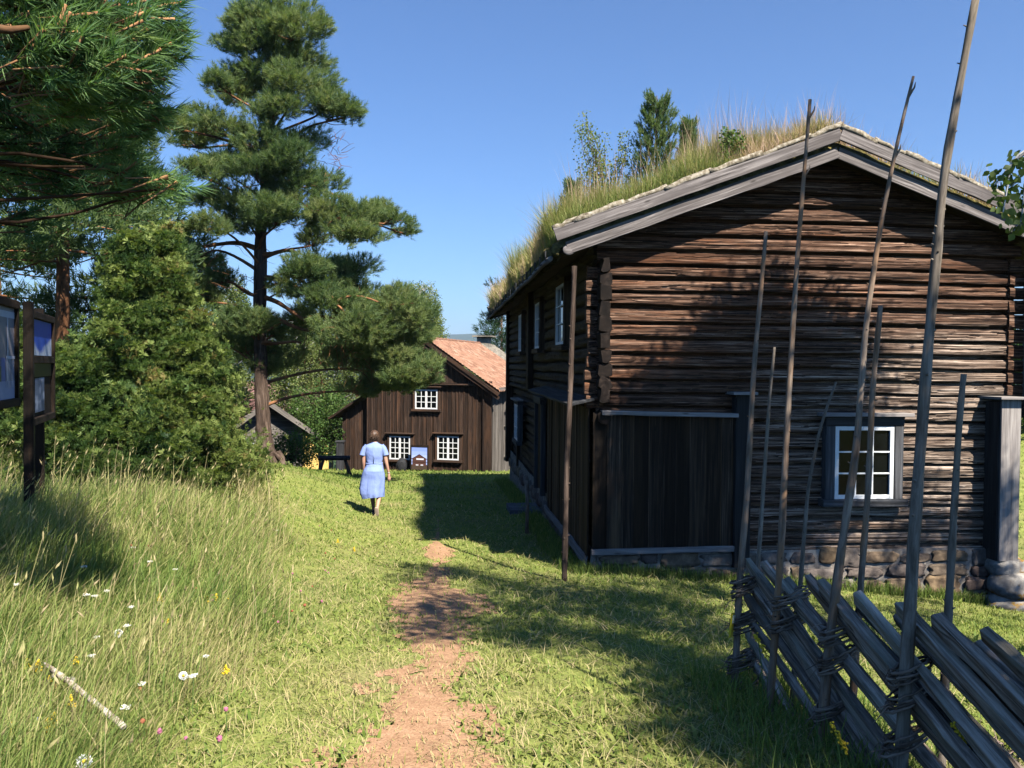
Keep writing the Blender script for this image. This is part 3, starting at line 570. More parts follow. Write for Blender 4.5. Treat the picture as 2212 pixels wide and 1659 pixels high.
# lean-to on the left
m = MB(); x = -FW-1.25; 
while x < -FW-.12:
    bw = min(_r3.uniform(.15, .2), -FW-.1-x); tp = 2.95-(-FW-x)*.62
    m.beam((x+bw/2, .25, -.4), (x+bw/2, .25, tp), bw-.006, .03, side=(1, 0, 0), col=_r3.random(), ch=.1); m.beam((x, .225, -.4), (x, .225, tp), .04, .02, side=(1, 0, 0), col=_r3.random(), ch=.1); x += bw
m.box((-FW-1.23, 1.8, .9), (.05, 3.1, 2.6), ax=2, col=.3); lt = m.build('lean_to', M_FAR, farm)
m = MB(); m.beam((-FW+.02, 1.7, 3.05), (-FW-1.75, 1.7, 1.95), 3.7, .07, side=(0, 1, 0), col=.5, n=6, jit=.008); m.build('lean_to_roof', M_FAR, lt)
def farmpt(x, y, z): q = np.array([math.cos(FA)*x-math.sin(FA)*y, math.sin(FA)*x+math.cos(FA)*y, z]); return FO+q
# picture panel leaning on the wall, dark stone, dark post
a0, zt = fpx(896, 962); a1, zb = fpx(932, 1013)
pn = empty('picture_stand', farmpt((a0+a1)/2, -.42, 0), FA, 'framed colour picture of a dark house leaning between the two lower farmhouse windows', 'picture stand')
pw = a1-a0; ph = zt-zb+.12; m = MB()
def pq(mb, x0, z0, x1, z1, c, d=0): mb.add([(x0, -.0-d, z0), (x1, -d, z0), (x1, -d, z1), (x0, -d, z1)], [(0, 1, 2, 3)], col=np.array(c))
for zc_, c in ((0, (.42, .52, .86)), (.25, (.33, .43, .82)), (.5, (.26, .36, .78)), (.75, (.2, .3, .72))): pq(m, -pw/2+.03, zb+ph*(.42+.14*zc_*4.1), pw/2-.03, min(zb+ph*(.42+.14*(zc_*4.1+1.05)), zt), c)
pq(m, -pw/2+.03, zb, pw/2-.03, zb+ph*.43, (.40, .5, .86)); pq(m, -pw/2+.03, zb, pw/2-.03, zb+ph*.2, (.075, .05, .035), .004); pq(m, -pw*.4, zb+ph*.15, pw*.4, zb+ph*.42, (.10, .045, .035), .006)
m.add([(-pw*.48, -.008, zb+ph*.41), (pw*.48, -.008, zb+ph*.41), (0, -.008, zb+ph*.6)], t=[(0, 1, 2)], col=np.array((.065, .03, .03)).repeat(1))
m.add([(-pw*.36, -.010, zb+ph*.41), (pw*.36, -.010, zb+ph*.41), (0, -.010, zb+ph*.55)], t=[(0, 1, 2)], col=np.array((.13, .055, .04)))
for wx in (-.12, -.02, .08, .18): pq(m, wx*pw*1.1-.03, zb+ph*.38, wx*pw*1.1+.05, zb+ph*.44, (.7, .7, .74), .013)
for wx in (-.2, .08): pq(m, wx*pw, zb+ph*.16, wx*pw+.11*pw*1.4, zb+ph*.21, (.6, .58, .6), .013)
pq(m, -pw*.46, zb+ph*.29, pw*.46, zb+ph*.305, (.045, .02, .02), .013); m.build('printed_picture', M_PAINT, pn)
m = MB(); 
for s_ in (-1, 1): m.box((s_*pw/2, .01, (zb+zt)/2), (.045, .05, ph), ax=2, col=.5)
m.box((0, .01, zt), (pw-.05, .046, .045), col=.5); m.box((0, .03, (zt+zb)/2), (pw-.06, .02, ph), ax=2, col=.4); m.build('frame', M_SIGNWOOD, pn)
q = farmpt(fpx(877, 1000)[0], -.45, 0); m = MB(); m.blob((0, 0, .22), (.2, .17, .32), amp=.15, sub=3); m.tube([(.08+.28*math.cos(a), -.02, .22+.28*math.sin(a)) for a in np.linspace(1.2, 3.6, 12)], .025, 6); o = m.build('grindstone', M_DGREY, None, True); o.location = (q[0], q[1], gz(q[0], q[1])); tag(o, 'dark rounded grindstone standing by the wall left of the picture panel', 'grindstone')
q = P(735, 985, 32.6); m = MB(); m.box((0, 0, .55), (.28, .28, 1.3), ax=2, col=.3); m.box((0, 0, 1.22), (.34, .34, .05), col=.5); o = m.build('wooden_bin', M_DGREY); o.location = (q[0], q[1], gz(q[0], q[1])-.05); tag(o, 'dark narrow wooden bin standing at the left corner of the farmhouse lean-to', 'bin')

# farther buildings seen between the trees
def cabin(name, X, Y, rz, wd, dp, eh, rh, mw, mr, label, cat):
    z = gz(X, Y); e = empty(name, (X, Y, z), rz, label, cat); m = MB(); m.add([(-wd/2, 0, -1), (wd/2, 0, -1), (wd/2, 0, eh), (0, 0, rh), (-wd/2, 0, eh), (-wd/2, dp, -1), (wd/2, dp, -1), (wd/2, dp, eh), (0, dp, rh), (-wd/2, dp, eh)], [(0, 1, 6, 5), (1, 2, 7, 6), (5, 9, 4, 0), (0, 1, 2, 4), (5, 6, 7, 9)], [(4, 2, 3), (9, 8, 7)], col=.5); m.build('wall', mw, e)
    for s_ in (-1, 1):
        L = wd/2+.5; sl_ = (rh-eh)/(wd/2); m = MB(); ny = int(dp/.12); yy = np.linspace(-.45, dp+.45, ny); ll = np.linspace(0, 1, 60); A_, B_ = np.meshgrid(yy, ll, indexing='ij'); fr = (B_*18) % 1
        cc = vnoise(np.floor(A_/.24)*3.1, np.floor(B_*18)*1.9, 7); m.grid(np.stack([s_*B_*L, A_, rh+.12-sl_*B_*L+.04*fr], -1), tc=np.stack([A_, B_*3, fr*.1], -1), col=cc); m.build('roof', mr, e)
        m = MB(); m.beam((0, -.46, rh+.02), (s_*L, -.46, rh+.02-sl_*L), .05, .2, side=(0, 1, 0), col=.6, n=4); m.build('barge_board', M_FARGREY, e)
    m = MB(); m.box((-wd*.2, -.03, eh*.55), (wd*.16, .06, eh*.32), ax=2, col=(.6, .6, .58)); w_ = m.build('window', M_WHITE, e); m = MB(); m.box((-wd*.2, -.07, eh*.55), (wd*.12, .02, eh*.26), ax=2, col=.2); m.build('pane', M_GLASS, w_)
    return e
t = NT('red_brown_tile'); M_RTILE = t.fin(t.ramp(t.attr('col').outputs['Fac'], [(0, (.12, .06, .05)), (.5, (.24, .12, .1)), (1, (.33, .2, .17))]), .9, None, .2)
t = NT('ochre_plaster'); M_OCHRE = t.fin(t.ramp(t.noise(t.attr('tc').outputs['Vector'], 3, 4), [(.3, (.62, .4, .1)), (.7, (.72, .5, .16))]), .9)
q = P(575, 958, 34); cabin('log_shed', q[0]-.1, q[1], math.radians(38), 3.4, 4.5, 1.6, 2.75, M_FARGREY, M_RTILE, 'low weathered shed with reddish tiles behind the big pine trunk', 'shed')
q = P(560, 900, 62); z_ = gz(q[0], q[1]); cabin('yellow_building', q[0]-3, q[1], math.radians(-8), 7, 9, -z_-2.0, -z_+.1, M_OCHRE, M_RTILE, 'ochre yellow building glimpsed left of the pine trunk below the valley', 'building')
q = P(668, 950, 58); z_ = gz(q[0], q[1]); cabin('yellow_house', q[0]-1.2, q[1], math.radians(14), 5, 6, -z_-3.4, -z_-2.2, M_OCHRE, M_RTILE, 'small yellow house half hidden by leafy branches left of the farmhouse', 'house')

# ---------------------------------------------------------------- trees
def shoot(K, L, nl, nw, ang, seed, tuft=0):
    """a twig tip carrying K needle triangles, along +Z"""
    r = np.random.default_rng(seed); V = []; T = []
    for k in range(K):
        t_ = L*(k+.5)/K; a = r.random()*6.283; an = ang*r.uniform(.7, 1.25)*(1-.55*k/K); l = nl*r.uniform(.75, 1.15)
        d = np.array([math.sin(an)*math.cos(a), math.sin(an)*math.sin(a), math.cos(an)]); s_ = np.cross(d, r.normal(size=3)); s_ = s_/np.linalg.norm(s_)*nw/2
        b = np.array([0, 0, t_]); V += [b-s_, b+s_, b+d*l]; T.append((3*k, 3*k+1, 3*k+2))
    return np.array(V), np.array(T)
def spray(seed, n=9, L=.1, wd=.028):
    r = np.random.default_rng(seed); V = []; T = []
    for k in range(n):
        a = r.uniform(-1.3, 1.3); b = r.uniform(-.5, .5); d = np.array([math.sin(a), math.sin(b), math.cos(a)*.9]); d /= np.linalg.norm(d); s_ = np.cross(d, np.array([0, 1., .3*r.normal()])); s_ = s_/np.linalg.norm(s_)*wd*r.uniform(.7, 1.2)/2
        o = d*L*r.uniform(0, .35); l = L*r.uniform(.6, 1.1); i = len(V); V += [o-s_*.5, o+s_*.5, o+d*l*.6+s_, o+d*l*.6-s_, o+d*l]; T += [(i, i+1, i+2), (i, i+2, i+3), (i+3, i+2, i+4)]
    return np.array(V), np.array(T)
def leafcl(seed, n=6, R=.09, sz=.05):
    r = np.random.default_rng(seed); V = []; T = []
    for k in range(n):
        c = r.normal(0, R*.6, 3); d = nrm(r.normal(size=3)+np.array([0, 0, -.4])); s_ = nrm(np.cross(d, r.normal(size=3))); i = len(V); l = sz*r.uniform(.7, 1.2)
        V += [c, c+d*l*.5+s_*l*.36, c+d*l, c+d*l*.5-s_*l*.36]; T += [(i, i+1, i+2), (i, i+2, i+3)]
    return np.array(V), np.array(T)
def inball(n, shell=.55):
    d = nrm(rng.normal(size=(n, 3))); r = rng.random(n)**(1/3); r = np.where(rng.random(n) < shell, .75+.25*r, r); return d*r[:, None]
def limb(m, p0, p1, r0, r1, sag=.0, n=8, bend=.06, col=.5):
    p0 = np.array(p0, float); p1 = np.array(p1, float); t_ = np.linspace(0, 1, n); L = np.linalg.norm(p1-p0); pts = p0+np.outer(t_, p1-p0)
    pts[:, 2] += sag*L*np.sin(t_*math.pi); o = rng.normal(0, 1, (2, 3))*bend*L
    pts += np.outer(np.sin(t_*math.pi), o[0])*.6+np.outer(np.sin(t_*2*math.pi), o[1])*.4
    m.tube(pts, r0+(r1-r0)*t_**.7, 7, jit=.06, col=col, cap=False); return pts

# the big pine, pads read off its outline, each with its own depth
PY = 23.0; pbase = G(583, 1004); pbase = P(583, 1004, PY); pbase[2] = gz(pbase[0], PY)-.1
pine = empty('pine_tree', pbase, 0, 'tall broad pine with a grey brown trunk and open layered crown left of the farmhouse', 'tree')
trk = [(583, 1012), (572, 960), (566, 880), (562, 780), (561, 680), (562, 560), (563, 500), (570, 420), (580, 330), (588, 240), (592, 150), (593, 60), (593, 10)]
trr = [.32, .225, .195, .18, .17, .175, .15, .125, .1, .08, .06, .04, .02]
tp = np.array([P(x, y, PY) for x, y in trk]); tm = MB()
tt = np.linspace(0, 1, 60); ti = np.linspace(0, 1, len(tp)); tpi = np.stack([np.interp(tt, ti, tp[:, k]) for k in range(3)], 1); tri = np.interp(tt, ti, trr)
tm.tube(tpi-pbase, tri*(1+rng.normal(0, .03, 60)), 14, jit=.05, col=.4)
for a in np.linspace(0, 6.2, 6): limb(tm, np.array([math.cos(a)*.2, math.sin(a)*.2, .5]), np.array([math.cos(a)*.5, math.sin(a)*.5, -.05]), .12, .05)
tm.build('trunk', M_TRUNK, pine, True)
PADS = [(590, 18, 55, 30), (560, 62, 60, 38), (640, 58, 52, 38), (588, 112, 80, 42), (505, 100, 38, 18), (655, 128, 50, 34), (472, 180, 36, 13), (530, 172, 56, 30), (645, 190, 78, 38), (705, 216, 52, 28), (748, 246, 42, 18), (590, 240, 62, 28), (505, 205, 40, 18),
 (365, 268, 42, 22), (425, 272, 56, 30), (485, 280, 46, 26), (392, 308, 40, 14), (540, 298, 55, 34), (602, 330, 66, 38), (655, 300, 48, 26),
 (425, 372, 48, 18), (482, 360, 56, 30), (552, 372, 74, 36), (625, 400, 76, 38), (690, 392, 42, 26), (455, 430, 52, 24), (525, 452, 74, 36), (600, 462, 74, 34), (682, 452, 76, 36), (745, 470, 62, 32), (805, 470, 52, 24), (850, 478, 36, 16), (872, 500, 20, 10), (782, 508, 46, 18), (705, 512, 52, 22), (440, 490, 46, 20),
 (640, 580, 52, 26), (700, 590, 64, 34), (765, 602, 56, 34), (720, 642, 76, 38), (795, 652, 74, 40), (862, 662, 52, 36), (902, 684, 32, 34), (680, 690, 52, 28), (765, 712, 76, 40), (850, 734, 72, 40), (908, 722, 28, 24), (800, 790, 66, 36), (872, 792, 52, 30), (918, 782, 26, 16), (835, 832, 54, 20), (778, 842, 34, 16), (915, 826, 34, 10), (640, 618, 46, 22), (745, 770, 44, 30),
 (500, 700, 46, 24), (560, 700, 36, 20), (612, 722, 46, 24), (530, 752, 54, 24), (585, 792, 54, 18), (612, 762, 36, 16), (480, 745, 36, 20), (420, 640, 40, 24), (470, 610, 40, 20), (420, 560, 46, 24)]
cm = MB(); bm_ = MB(); sh = shoot(17, .15, .105, .0135, .95, 1); pr = random.Random(5)
def padfill(cmb, c, rx, ry, rz, dens, shp, base_dir, tint0, bmb=None, org=None, twigs=4, scale=(.8, 1.3), sub=0):
    if sub:
        for j in range(sub):
            o = inball(1, .3)[0]*np.array([rx, ry, rz])*.82; f = rng.uniform(.34, .7); padfill(cmb, c+o, max(rx*f, .16), max(ry*f, .16), max(rz*f*.75, .1), dens, shp, base_dir+o*np.array([.5, .5, 0]), tint0+rng.normal(0, .08), bmb, org, 1, scale)
        return
    n = max(12, int(dens*rx*rz*1.0*3.1)); k = inball(n, .6); nz = fbm(k[:, 0]*1.7+c[0]*3, k[:, 1]*1.7+c[1]*3, 4)+.25*(fbm(k[:, 2]*2.5+c[2]*3, k[:, 0]*2.5, 6)-.5)
    k = k[nz > .44]; n = len(k)
    if n == 0: return
    pos = c+k*np.array([rx, ry, rz])*1.04; d = nrm(k*np.array([.9, .9, .35])+np.array([0, 0, .75])+rng.normal(0, .33, (n, 3))+base_dir)
    cmb.scatter(shp[0], shp[1], pos, d, rng.uniform(*scale, n), np.clip(tint0+rng.normal(0, .14, n), 0, 1))
    if bmb is not None:
        for j in range(twigs): limb(bmb, org, c+inball(1)[0]*np.array([rx, ry, rz])*.8, .014, .005, .02, 6, .1)
padc = []
for (x, y, rx, ry) in PADS:
    dy = pr.uniform(-1, 1)*1.7*min(1, rx/60+.2)
    if abs(x-575) < 70 and y < 520: dy = pr.uniform(-1.6, -.3)
    if x > 640 and 560 < y < 860: dy = pr.uniform(-1.7, 1.2)
    Yp = PY+dy; c = P(x, y, Yp); s_ = Yp/FPX; rxm, rzm = rx*s_, ry*s_
    org_z = c[2]-.25-.1*rxm-(.5 if y < 560 else .2); org_z = np.clip(org_z, tp[2][2], tp[-2][2]); og = np.array([np.interp(org_z, tp[:, 2], tp[:, k]) for k in range(3)]); og[2] = org_z
    prev = [q_ for q_ in padc if np.linalg.norm(q_-c) < 1.9 and np.linalg.norm((q_-og)[:2]) < np.linalg.norm((c-og)[:2])-.3]
    if prev and x > 620 and y > 420: og = min(prev, key=lambda q_: np.linalg.norm(q_-c))+np.array([0, 0, -.15])
    padc.append(c); L = np.linalg.norm(c-og)
    pts = limb(bm_, og-pbase, c-pbase+np.array([0, 0, -.35*rzm]), .02+.014*L, .018, .06 if y < 560 else .09, 10, .07)
    padfill(cm, c-pbase, rxm, max(rxm*.85, .4), rzm*1.15, 620, sh, np.array([.12*np.sign(c[0]-og[0]), 0, 0]), .56+pr.uniform(-.1, .1), bm_, pts[-3], 1, sub=9)
cm.build('crown', M_PINE, pine)
for (x0, y0, x1, y1, r0, dy) in ((560, 540, 440, 533, .09, -.4), (562, 548, 640, 545, .09, -.6), (562, 640, 655, 690, .085, -.5), (563, 690, 668, 715, .08, -.4), (562, 742, 650, 740, .06, -.5), (560, 660, 500, 705, .05, -.5), (565, 600, 700, 650, .09, -.9), (655, 690, 735, 690, .06, -.6), (562, 640, 470, 600, .05, .4), (560, 745, 585, 738, .06, -.4)):
    limb(bm_, P(x0, y0, PY)-pbase, P(x1, y1, PY+dy)-pbase, r0, r0*.5, .05, 9, .05)
for k in range(150):           # dry twigs hanging inside the lower crown
    c = P(pr.uniform(655, 790), pr.uniform(690, 830), PY+pr.uniform(-1, 1))-pbase; limb(bm_, c, c+np.array([pr.uniform(-.4, .4), pr.uniform(-.3, .3), pr.uniform(-.75, .05)]), .009, .003, 0, 5, .12)
for k in range(60):
    c = P(pr.uniform(430, 700), pr.uniform(520, 640), PY+pr.uniform(-1, 1))-pbase; limb(bm_, c, c+np.array([pr.uniform(-.5, .5), pr.uniform(-.3, .3), pr.uniform(-.4, .25)]), .009, .003, 0, 5, .12)
for k in range(40):
    c = P(pr.uniform(700, 740), pr.uniform(290, 380), PY+pr.uniform(-1, 1))-pbase; limb(bm_, c, c+np.array([pr.uniform(-.4, .4), pr.uniform(-.3, .3), pr.uniform(-.3, .3)]), .009, .003, 0, 5, .12)
bm_.build('limbs', M_REDTRUNK, pine, True)

# the near pine at the left edge: trunk just outside the picture, long needles reaching in
NB = np.array([-4.4, 3.6, 0]); NB[2] = gz(NB[0], NB[1])-.05
npine = empty('near_pine', NB, 0, 'near pine with long needles filling the upper left corner of the view', 'tree')
m = MB(); tpt = np.array([(0, 0, 0), (.05, 0, 1.5), (0, .1, 3), (.1, .05, 5), (.05, .1, 7.2)]); m.tube(tpt, [.2, .17, .14, .09, .03], 12, jit=.05); 
cm = MB(); shn = [shoot(36, .12, .105, .0072, 1.15, 20+i) for i in range(3)]
def nearpads(L, dens, tint, sc_=(.75, 1.15)):
    for (x, y, Yp, rx, ry) in L:
        c = P(x, y, Yp); s_ = Yp/FPX; rxm, rzm = rx*s_, ry*s_; og = NB+np.array([.05, .05, np.clip(c[2]-NB[2]-.25, 1.2, 6.8)])
        pts = limb(m, og-NB, c-NB, .018, .007, .03, 9, .07, .03)
        n = int(dens*rx*ry/1000); k = inball(n, .5); pos = c-NB+k*np.array([rxm, max(rxm, rzm)*.9, rzm]); og2 = pts[-3]
        d = nrm(nrm(pos-og2)*.9+np.array([.45, 0, .35])+rng.normal(0, .35, (n, 3)))
        for i in range(3):
            s2 = slice(i, None, 3); nn = len(pos[s2]); tv = np.clip(tint+rng.normal(0, .13, nn), 0, .88)
            cm.scatter(shn[i][0], shn[i][1], pos[s2], d[s2], rng.uniform(*sc_, nn), tv)
        for j in range(0, n, 3):   # orange twig ends
            L_ = .1; q = pos[j]; e = q+d[j]*.13*rng.uniform(.7, 1.1); cmt.tube([q-d[j]*.12, q, e], [.004, .0055, .008], 5, col=1.9)
            if rng.random() < .3: limb(m, pts[-1], q-d[j]*.1, .004, .0025, .02, 5, .08, .15)
cmt = m
nearpads([(60, 20, 3.7, 90, 60), (180, 40, 3.9, 90, 60), (290, 40, 4.3, 70, 45), (350, 75, 4.6, 30, 35), (40, 110, 3.8, 70, 60), (140, 140, 3.8, 90, 60), (240, 130, 4.1, 80, 60), (320, 120, 4.5, 45, 45), (90, 210, 4.0, 80, 40), (200, 210, 4.2, 80, 50), (290, 200, 4.6, 50, 45), (260, 260, 4.6, 50, 40), (310, 235, 4.8, 28, 25)], 11, .62)
nearpads([(60, 280, 5.0, 90, 60), (170, 290, 5.2, 90, 60), (250, 310, 5.3, 50, 50), (50, 370, 5.2, 80, 55), (140, 390, 5.3, 80, 50), (30, 210, 4.8, 60, 60), (60, 490, 5.2, 55, 30), (120, 120, 5.4, 160, 120), (120, 330, 5.8, 130, 90)], 8, .3)
nearpads([(230, 360, 4.6, 50, 35), (290, 385, 4.6, 55, 35), (340, 410, 4.5, 40, 28), (215, 400, 4.8, 50, 30), (280, 425, 4.8, 50, 22)], 8, .62)
nearpads([(60, -160, 4.2, 200, 90), (260, -130, 4.8, 110, 70), (-150, 40, 4.0, 120, 160), (-200, 300, 4.6, 150, 150), (-60, -380, 4.8, 200, 130), (180, -330, 5.2, 120, 90)], 4, .5)
for _k in range(90):  # unseen clumps added to the upper crown to shade the left meadow
    while True:
        p = (random.uniform(-60, 265), random.uniform(955, 1265))
        if p[0] < 120 or (p[1] > 955+(p[0]-120)*.75 and p[1] < 1265-(p[0]-60)*.35): break
    q = G(*p); zt_ = random.uniform(4.7, 6.4); hp = q+SUNV*(zt_-q[2])/SUNV[2]-NB; limb(m, (.05, .05, max(hp[2]-.8, 1.5)), hp, .012, .005, .03, 7, .05)
    n = 7; cm.scatter(shn[0][0], shn[0][1], hp+rng.normal(0, .14, (n, 3)), nrm(rng.normal(0, .6, (n, 3))+np.array([.3, 0, .4])), rng.uniform(.9, 1.3, n), np.clip(.5+rng.normal(0, .12, n), 0, .88))
m.tube([P(-5, 62, 3.5)-NB, P(20, 66, 3.5)-NB, P(60, 60, 3.6)-NB], [.02, .017, .012], 8, jit=.06)
cm.build('crown', M_NEAR, npine); m.build('trunk', wood('dark_orange_twig', (.06, .03, .014), (.22, .11, .05), (.40, .22, .10), st=(6, 30, 30), tintamt=.9), npine, True)

# junipers
jsp = [spray(30+i, 15, .066, .013) for i in range(3)]
def juniper(X, Y, h, R, label, stems, tint, dens=1.0, name='juniper_bush', mat=None, group=None, lowz=0):
    b = np.array([X, Y, gz(X, Y)]); e = empty(name, b, 0, label, 'bush' if name != 'spruce_tree' else 'tree', group); cm = MB(); tm = MB()
    for (sx, sy, sh_, sr) in stems:
        tm.tube([(sx*.4, sy*.4, 0), (sx*.8, sy*.8, sh_*.4), (sx, sy, sh_*.97)], [.07, .05, .015], 7, jit=.05)
        nb = int(40*sh_*dens)
        for k in range(nb):
            t_ = (k+.5)/nb; z = sh_*(.03+.95*t_); a = rng.random()*6.283; rr = sr*(1-t_)**.8*(.45+.8*rng.random()**1.3)+.08
            tip = np.array([sx*(.4+.6*t_)+math.cos(a)*rr, sy*(.4+.6*t_)+math.sin(a)*rr, z+.1*rr+rng.normal(0, .06)]); st_ = np.array([sx*(.4+.6*t_), sy*(.4+.6*t_), max(z-.3*rr, .05)])
            if k % 2 == 0: tm.tube([st_, (st_+tip)/2+np.array([0, 0, -.02]), tip], [.012, .009, .004], 4, cap=False)
            n = int(60+75*rr); f = np.where(rng.random(n) < .75, 1+rng.normal(0, .09, n), .3+.7*rng.random(n))
            pos = st_+np.outer(f, tip-st_)+rng.normal(0, .085+.045*rr, (n, 3))*np.array([1, 1, .55]); out = np.array([math.cos(a), math.sin(a), 0])
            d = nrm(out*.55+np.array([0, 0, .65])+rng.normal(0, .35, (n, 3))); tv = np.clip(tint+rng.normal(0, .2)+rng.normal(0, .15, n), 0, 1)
            fl = out+rng.normal(0, .5, (n, 3))
            for i in range(3):
                s2 = slice(i, None, 3)
                if len(pos[s2]): cm.scatter(jsp[i][0], jsp[i][1], pos[s2], d[s2], rng.uniform(.6, 1.15, len(pos[s2])), tv[s2], flat=fl[s2])
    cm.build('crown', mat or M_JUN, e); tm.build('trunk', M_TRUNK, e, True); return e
def Xat(px, Y): return (px-CX)/FPX*Y
juniper(Xat(365, 13.2), 13.2, 4.2, 1, 'tall yellow green juniper bush in the sun right of the info board', [(-.15, .1, 4.25, .85), (.45, -.2, 2.7, .95), (-.7, -.1, 2.5, .9), (.75, -.5, 1.5, .75), (.1, -.75, 1.8, .9), (-.45, -.8, 1.1, .8)], .57)
juniper(Xat(215, 12.2), 12.2, 4, 1, 'dark shaded juniper bush standing close behind the info board', [(.25, .5, 4.0, .75), (-.2, 0, 2.3, .95), (-.9, .1, 2.2, .8), (.5, -.3, 1.6, .8)], .38)  # low tint: the shade on this bush is put into its spray colour
juniper(Xat(470, 15.0), 15, 1.5, 1, 'low spreading juniper at the right foot of the tall juniper bush', [(0, 0, 1.0, .75), (.35, -.2, .6, .6), (-.5, -.2, 1.25, .8)], .6)
juniper(Xat(20, 12.6), 12.6, 3, 1, 'juniper bush with lit tips at the left edge behind the boards', [(0, 0, 2.7, 1.0), (-.9, .3, 2.4, .9), (.7, .4, 2.2, .8)], .5)

# generic conifers and broadleaf trees behind
fsh = shoot(12, .22, .17, .026, 1.0, 3)
def conifer(name, X, Y, h, R, label, group=None, tint=.5, t0=.25, mat=None, trunkm=None, tr=.14, droop=-.12, dens=1.0, layers=1.0, padr=(.5, .9), dz=0):
    b = np.array([X, Y, gz(X, Y)+dz]); e = empty(name, b, 0, label, 'tree', group); cm = MB(); tm = MB(); tm.tube([(0, 0, -.2), (.05, 0, h*.5), (0, .05, h)], [tr, tr*.7, .02], 10, jit=.05)
    nb = int(h*6*layers)
    for k in range(nb):
        t_ = t0+(1-t0)*(k+rng.random())/nb; z = h*t_; a = rng.random()*6.283; L = R*(1-((t_-t0)/(1-t0))**1.5*.9)*rng.uniform(.55, 1.05)
        tip = np.array([math.cos(a)*L, math.sin(a)*L, z+droop*L]); og = np.array([0, 0, z]); pts = limb(tm, og, tip, .035, .01, .02, 6, .04)
        for f in (.55, .95):
            c = og+(tip-og)*f; pr_ = rng.uniform(*padr)*(.6+.4*L/R)*(.8 if f < .6 else 1)*min(1, R/1.8); padfill(cm, c+np.array([0, 0, .1]), pr_, pr_, pr_*.42, 120*dens, fsh, np.array([math.cos(a)*.2, math.sin(a)*.2, 0]), tint+rng.normal(0, .08))
    cm.build('crown', mat or M_PINE, e); tm.build('trunk', trunkm or M_REDTRUNK, e, True); return e
conifer('pine_tree', Xat(132, 17), 17, 9.0, 2.7, 'pine with a bare orange trunk behind the info boards at the left', None, .45, .47, tr=.17, dens=1.3)
conifer('pine_tree', Xat(255, 21), 21, 9.2, 2.4, 'dark pine rising behind the juniper bush left of the big pine', None, .32, .15, tr=.15, dens=1.3, layers=1.3)
conifer('pine_tree', Xat(-10, 21), 21, 8.3, 2.6, 'bushy pine partly cut off at the left edge of the view', None, .42, .2, tr=.15, dens=1.2)
conifer('pine_tree', Xat(400, 25), 25, 7.2, 2.3, 'young pine filling the gap between juniper top and big pine', None, .5, .12, tr=.13, dens=1.3)
conifer('spruce_tree', Xat(1082, 46), 46, 10.6, 2.3, 'dark spruce peeping out behind the left eave of the log house', None, .35, .1, mat=M_DARKCON, trunkm=M_TRUNK, droop=-.3, dens=.9, dz=-.0)
def weeping(name, X, Y, h, R, label, group=None, tint=.5, mat=None, bark=None, sz=.1, strands=150, t0=.3, tr=.13, slen=(.8, 2.0), cl=10):
    b = np.array([X, Y, gz(X, Y)]); e = empty(name, b, 0, label, 'tree', group); cm = MB(); tm = MB(); tm.tube([(0, 0, -.2), (.1, 0, h*.5), (0, .1, h*.96)], [tr, tr*.6, .02], 10, jit=.04)
    lc = [leafcl(70+i, 7, sz*1.3, sz) for i in range(3)]
    for k in range(strands):
        t_ = t0+(1-t0)*rng.random()**.8; z = h*t_; a = rng.random()*6.283; L = R*math.sqrt(max(.02, 1-((t_-.5)/.56)**2))*rng.uniform(.25, 1.05); tip = np.array([math.cos(a)*L, math.sin(a)*L, z+.1*L])
        if k % 2 == 0: limb(tm, (0, 0, max(z-.5*L, .5)), tip, .025, .008, .06, 6, .05)
        sl_ = rng.uniform(*slen)*min(1, z/h+.3); n = int(cl*sl_)+2; f = np.linspace(0, 1, n); pos = tip+np.outer(f, np.array([math.cos(a)*.15, math.sin(a)*.15, -1])*sl_)+rng.normal(0, .07+sz*.5, (n, 3)); pos[:, 2] = np.maximum(pos[:, 2], .15)
        tv = np.clip(tint+rng.normal(0, .1)+rng.normal(0, .15, n), 0, 1)
        for i in range(3):
            s2 = slice(i, None, 3)
            if len(pos[s2]): cm.scatter(lc[i][0], lc[i][1], pos[s2], rng.normal(size=(len(pos[s2]), 3)), rng.uniform(.7, 1.2, len(pos[s2])), tv[s2])
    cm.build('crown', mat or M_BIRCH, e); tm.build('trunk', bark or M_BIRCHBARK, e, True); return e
weeping('birch_tree', Xat(905, 48), 48, 11.2, 1.7, 'tall weeping birch rising behind the right side of the big pine', None, .62, strands=420, slen=(.8, 2.2), sz=.11)
weeping('birch_tree', Xat(715, 44), 44, 8.8, 2.7, 'drooping birch with fine hanging twigs between big pine and lean-to', None, .52, strands=380, sz=.11, t0=.2, slen=(1, 2.6))
weeping('birch_tree', Xat(640, 40), 40, 7.3, 1.6, 'slender hanging birch just right of the big pine trunk', None, .62, strands=240, sz=.1, t0=.25, slen=(1, 2.4))
weeping('birch_tree', Xat(490, 36), 36, 8.3, 1.2, 'pale drooping birch behind the lower limbs left of the big pine', None, .6, strands=260, sz=.1, t0=.25, slen=(.8, 2.2))
weeping('birch_tree', Xat(1022, 58), 58, 9.6, 2.2, 'small birch showing above the tile ridge beside the spruce', None, .6, strands=260, sz=.12, slen=(.6, 1.4))
weeping('leafy_bush', Xat(690, 36), 36, 3.6, 1.6, 'rounded leafy bush left of the farmhouse lean-to', None, .6, strands=240, sz=.1, t0=.15, slen=(.4, 1.0), mat=M_SHRUB, bark=M_TWIG, tr=.05)
weeping('leafy_bush', Xat(628, 27), 27, 1.3, .9, 'low leafy bush at the right foot of the big pine', None, .45, strands=120, sz=.08, t0=.1, slen=(.2, .5), mat=M_SHRUB, bark=M_TWIG, tr=.04)
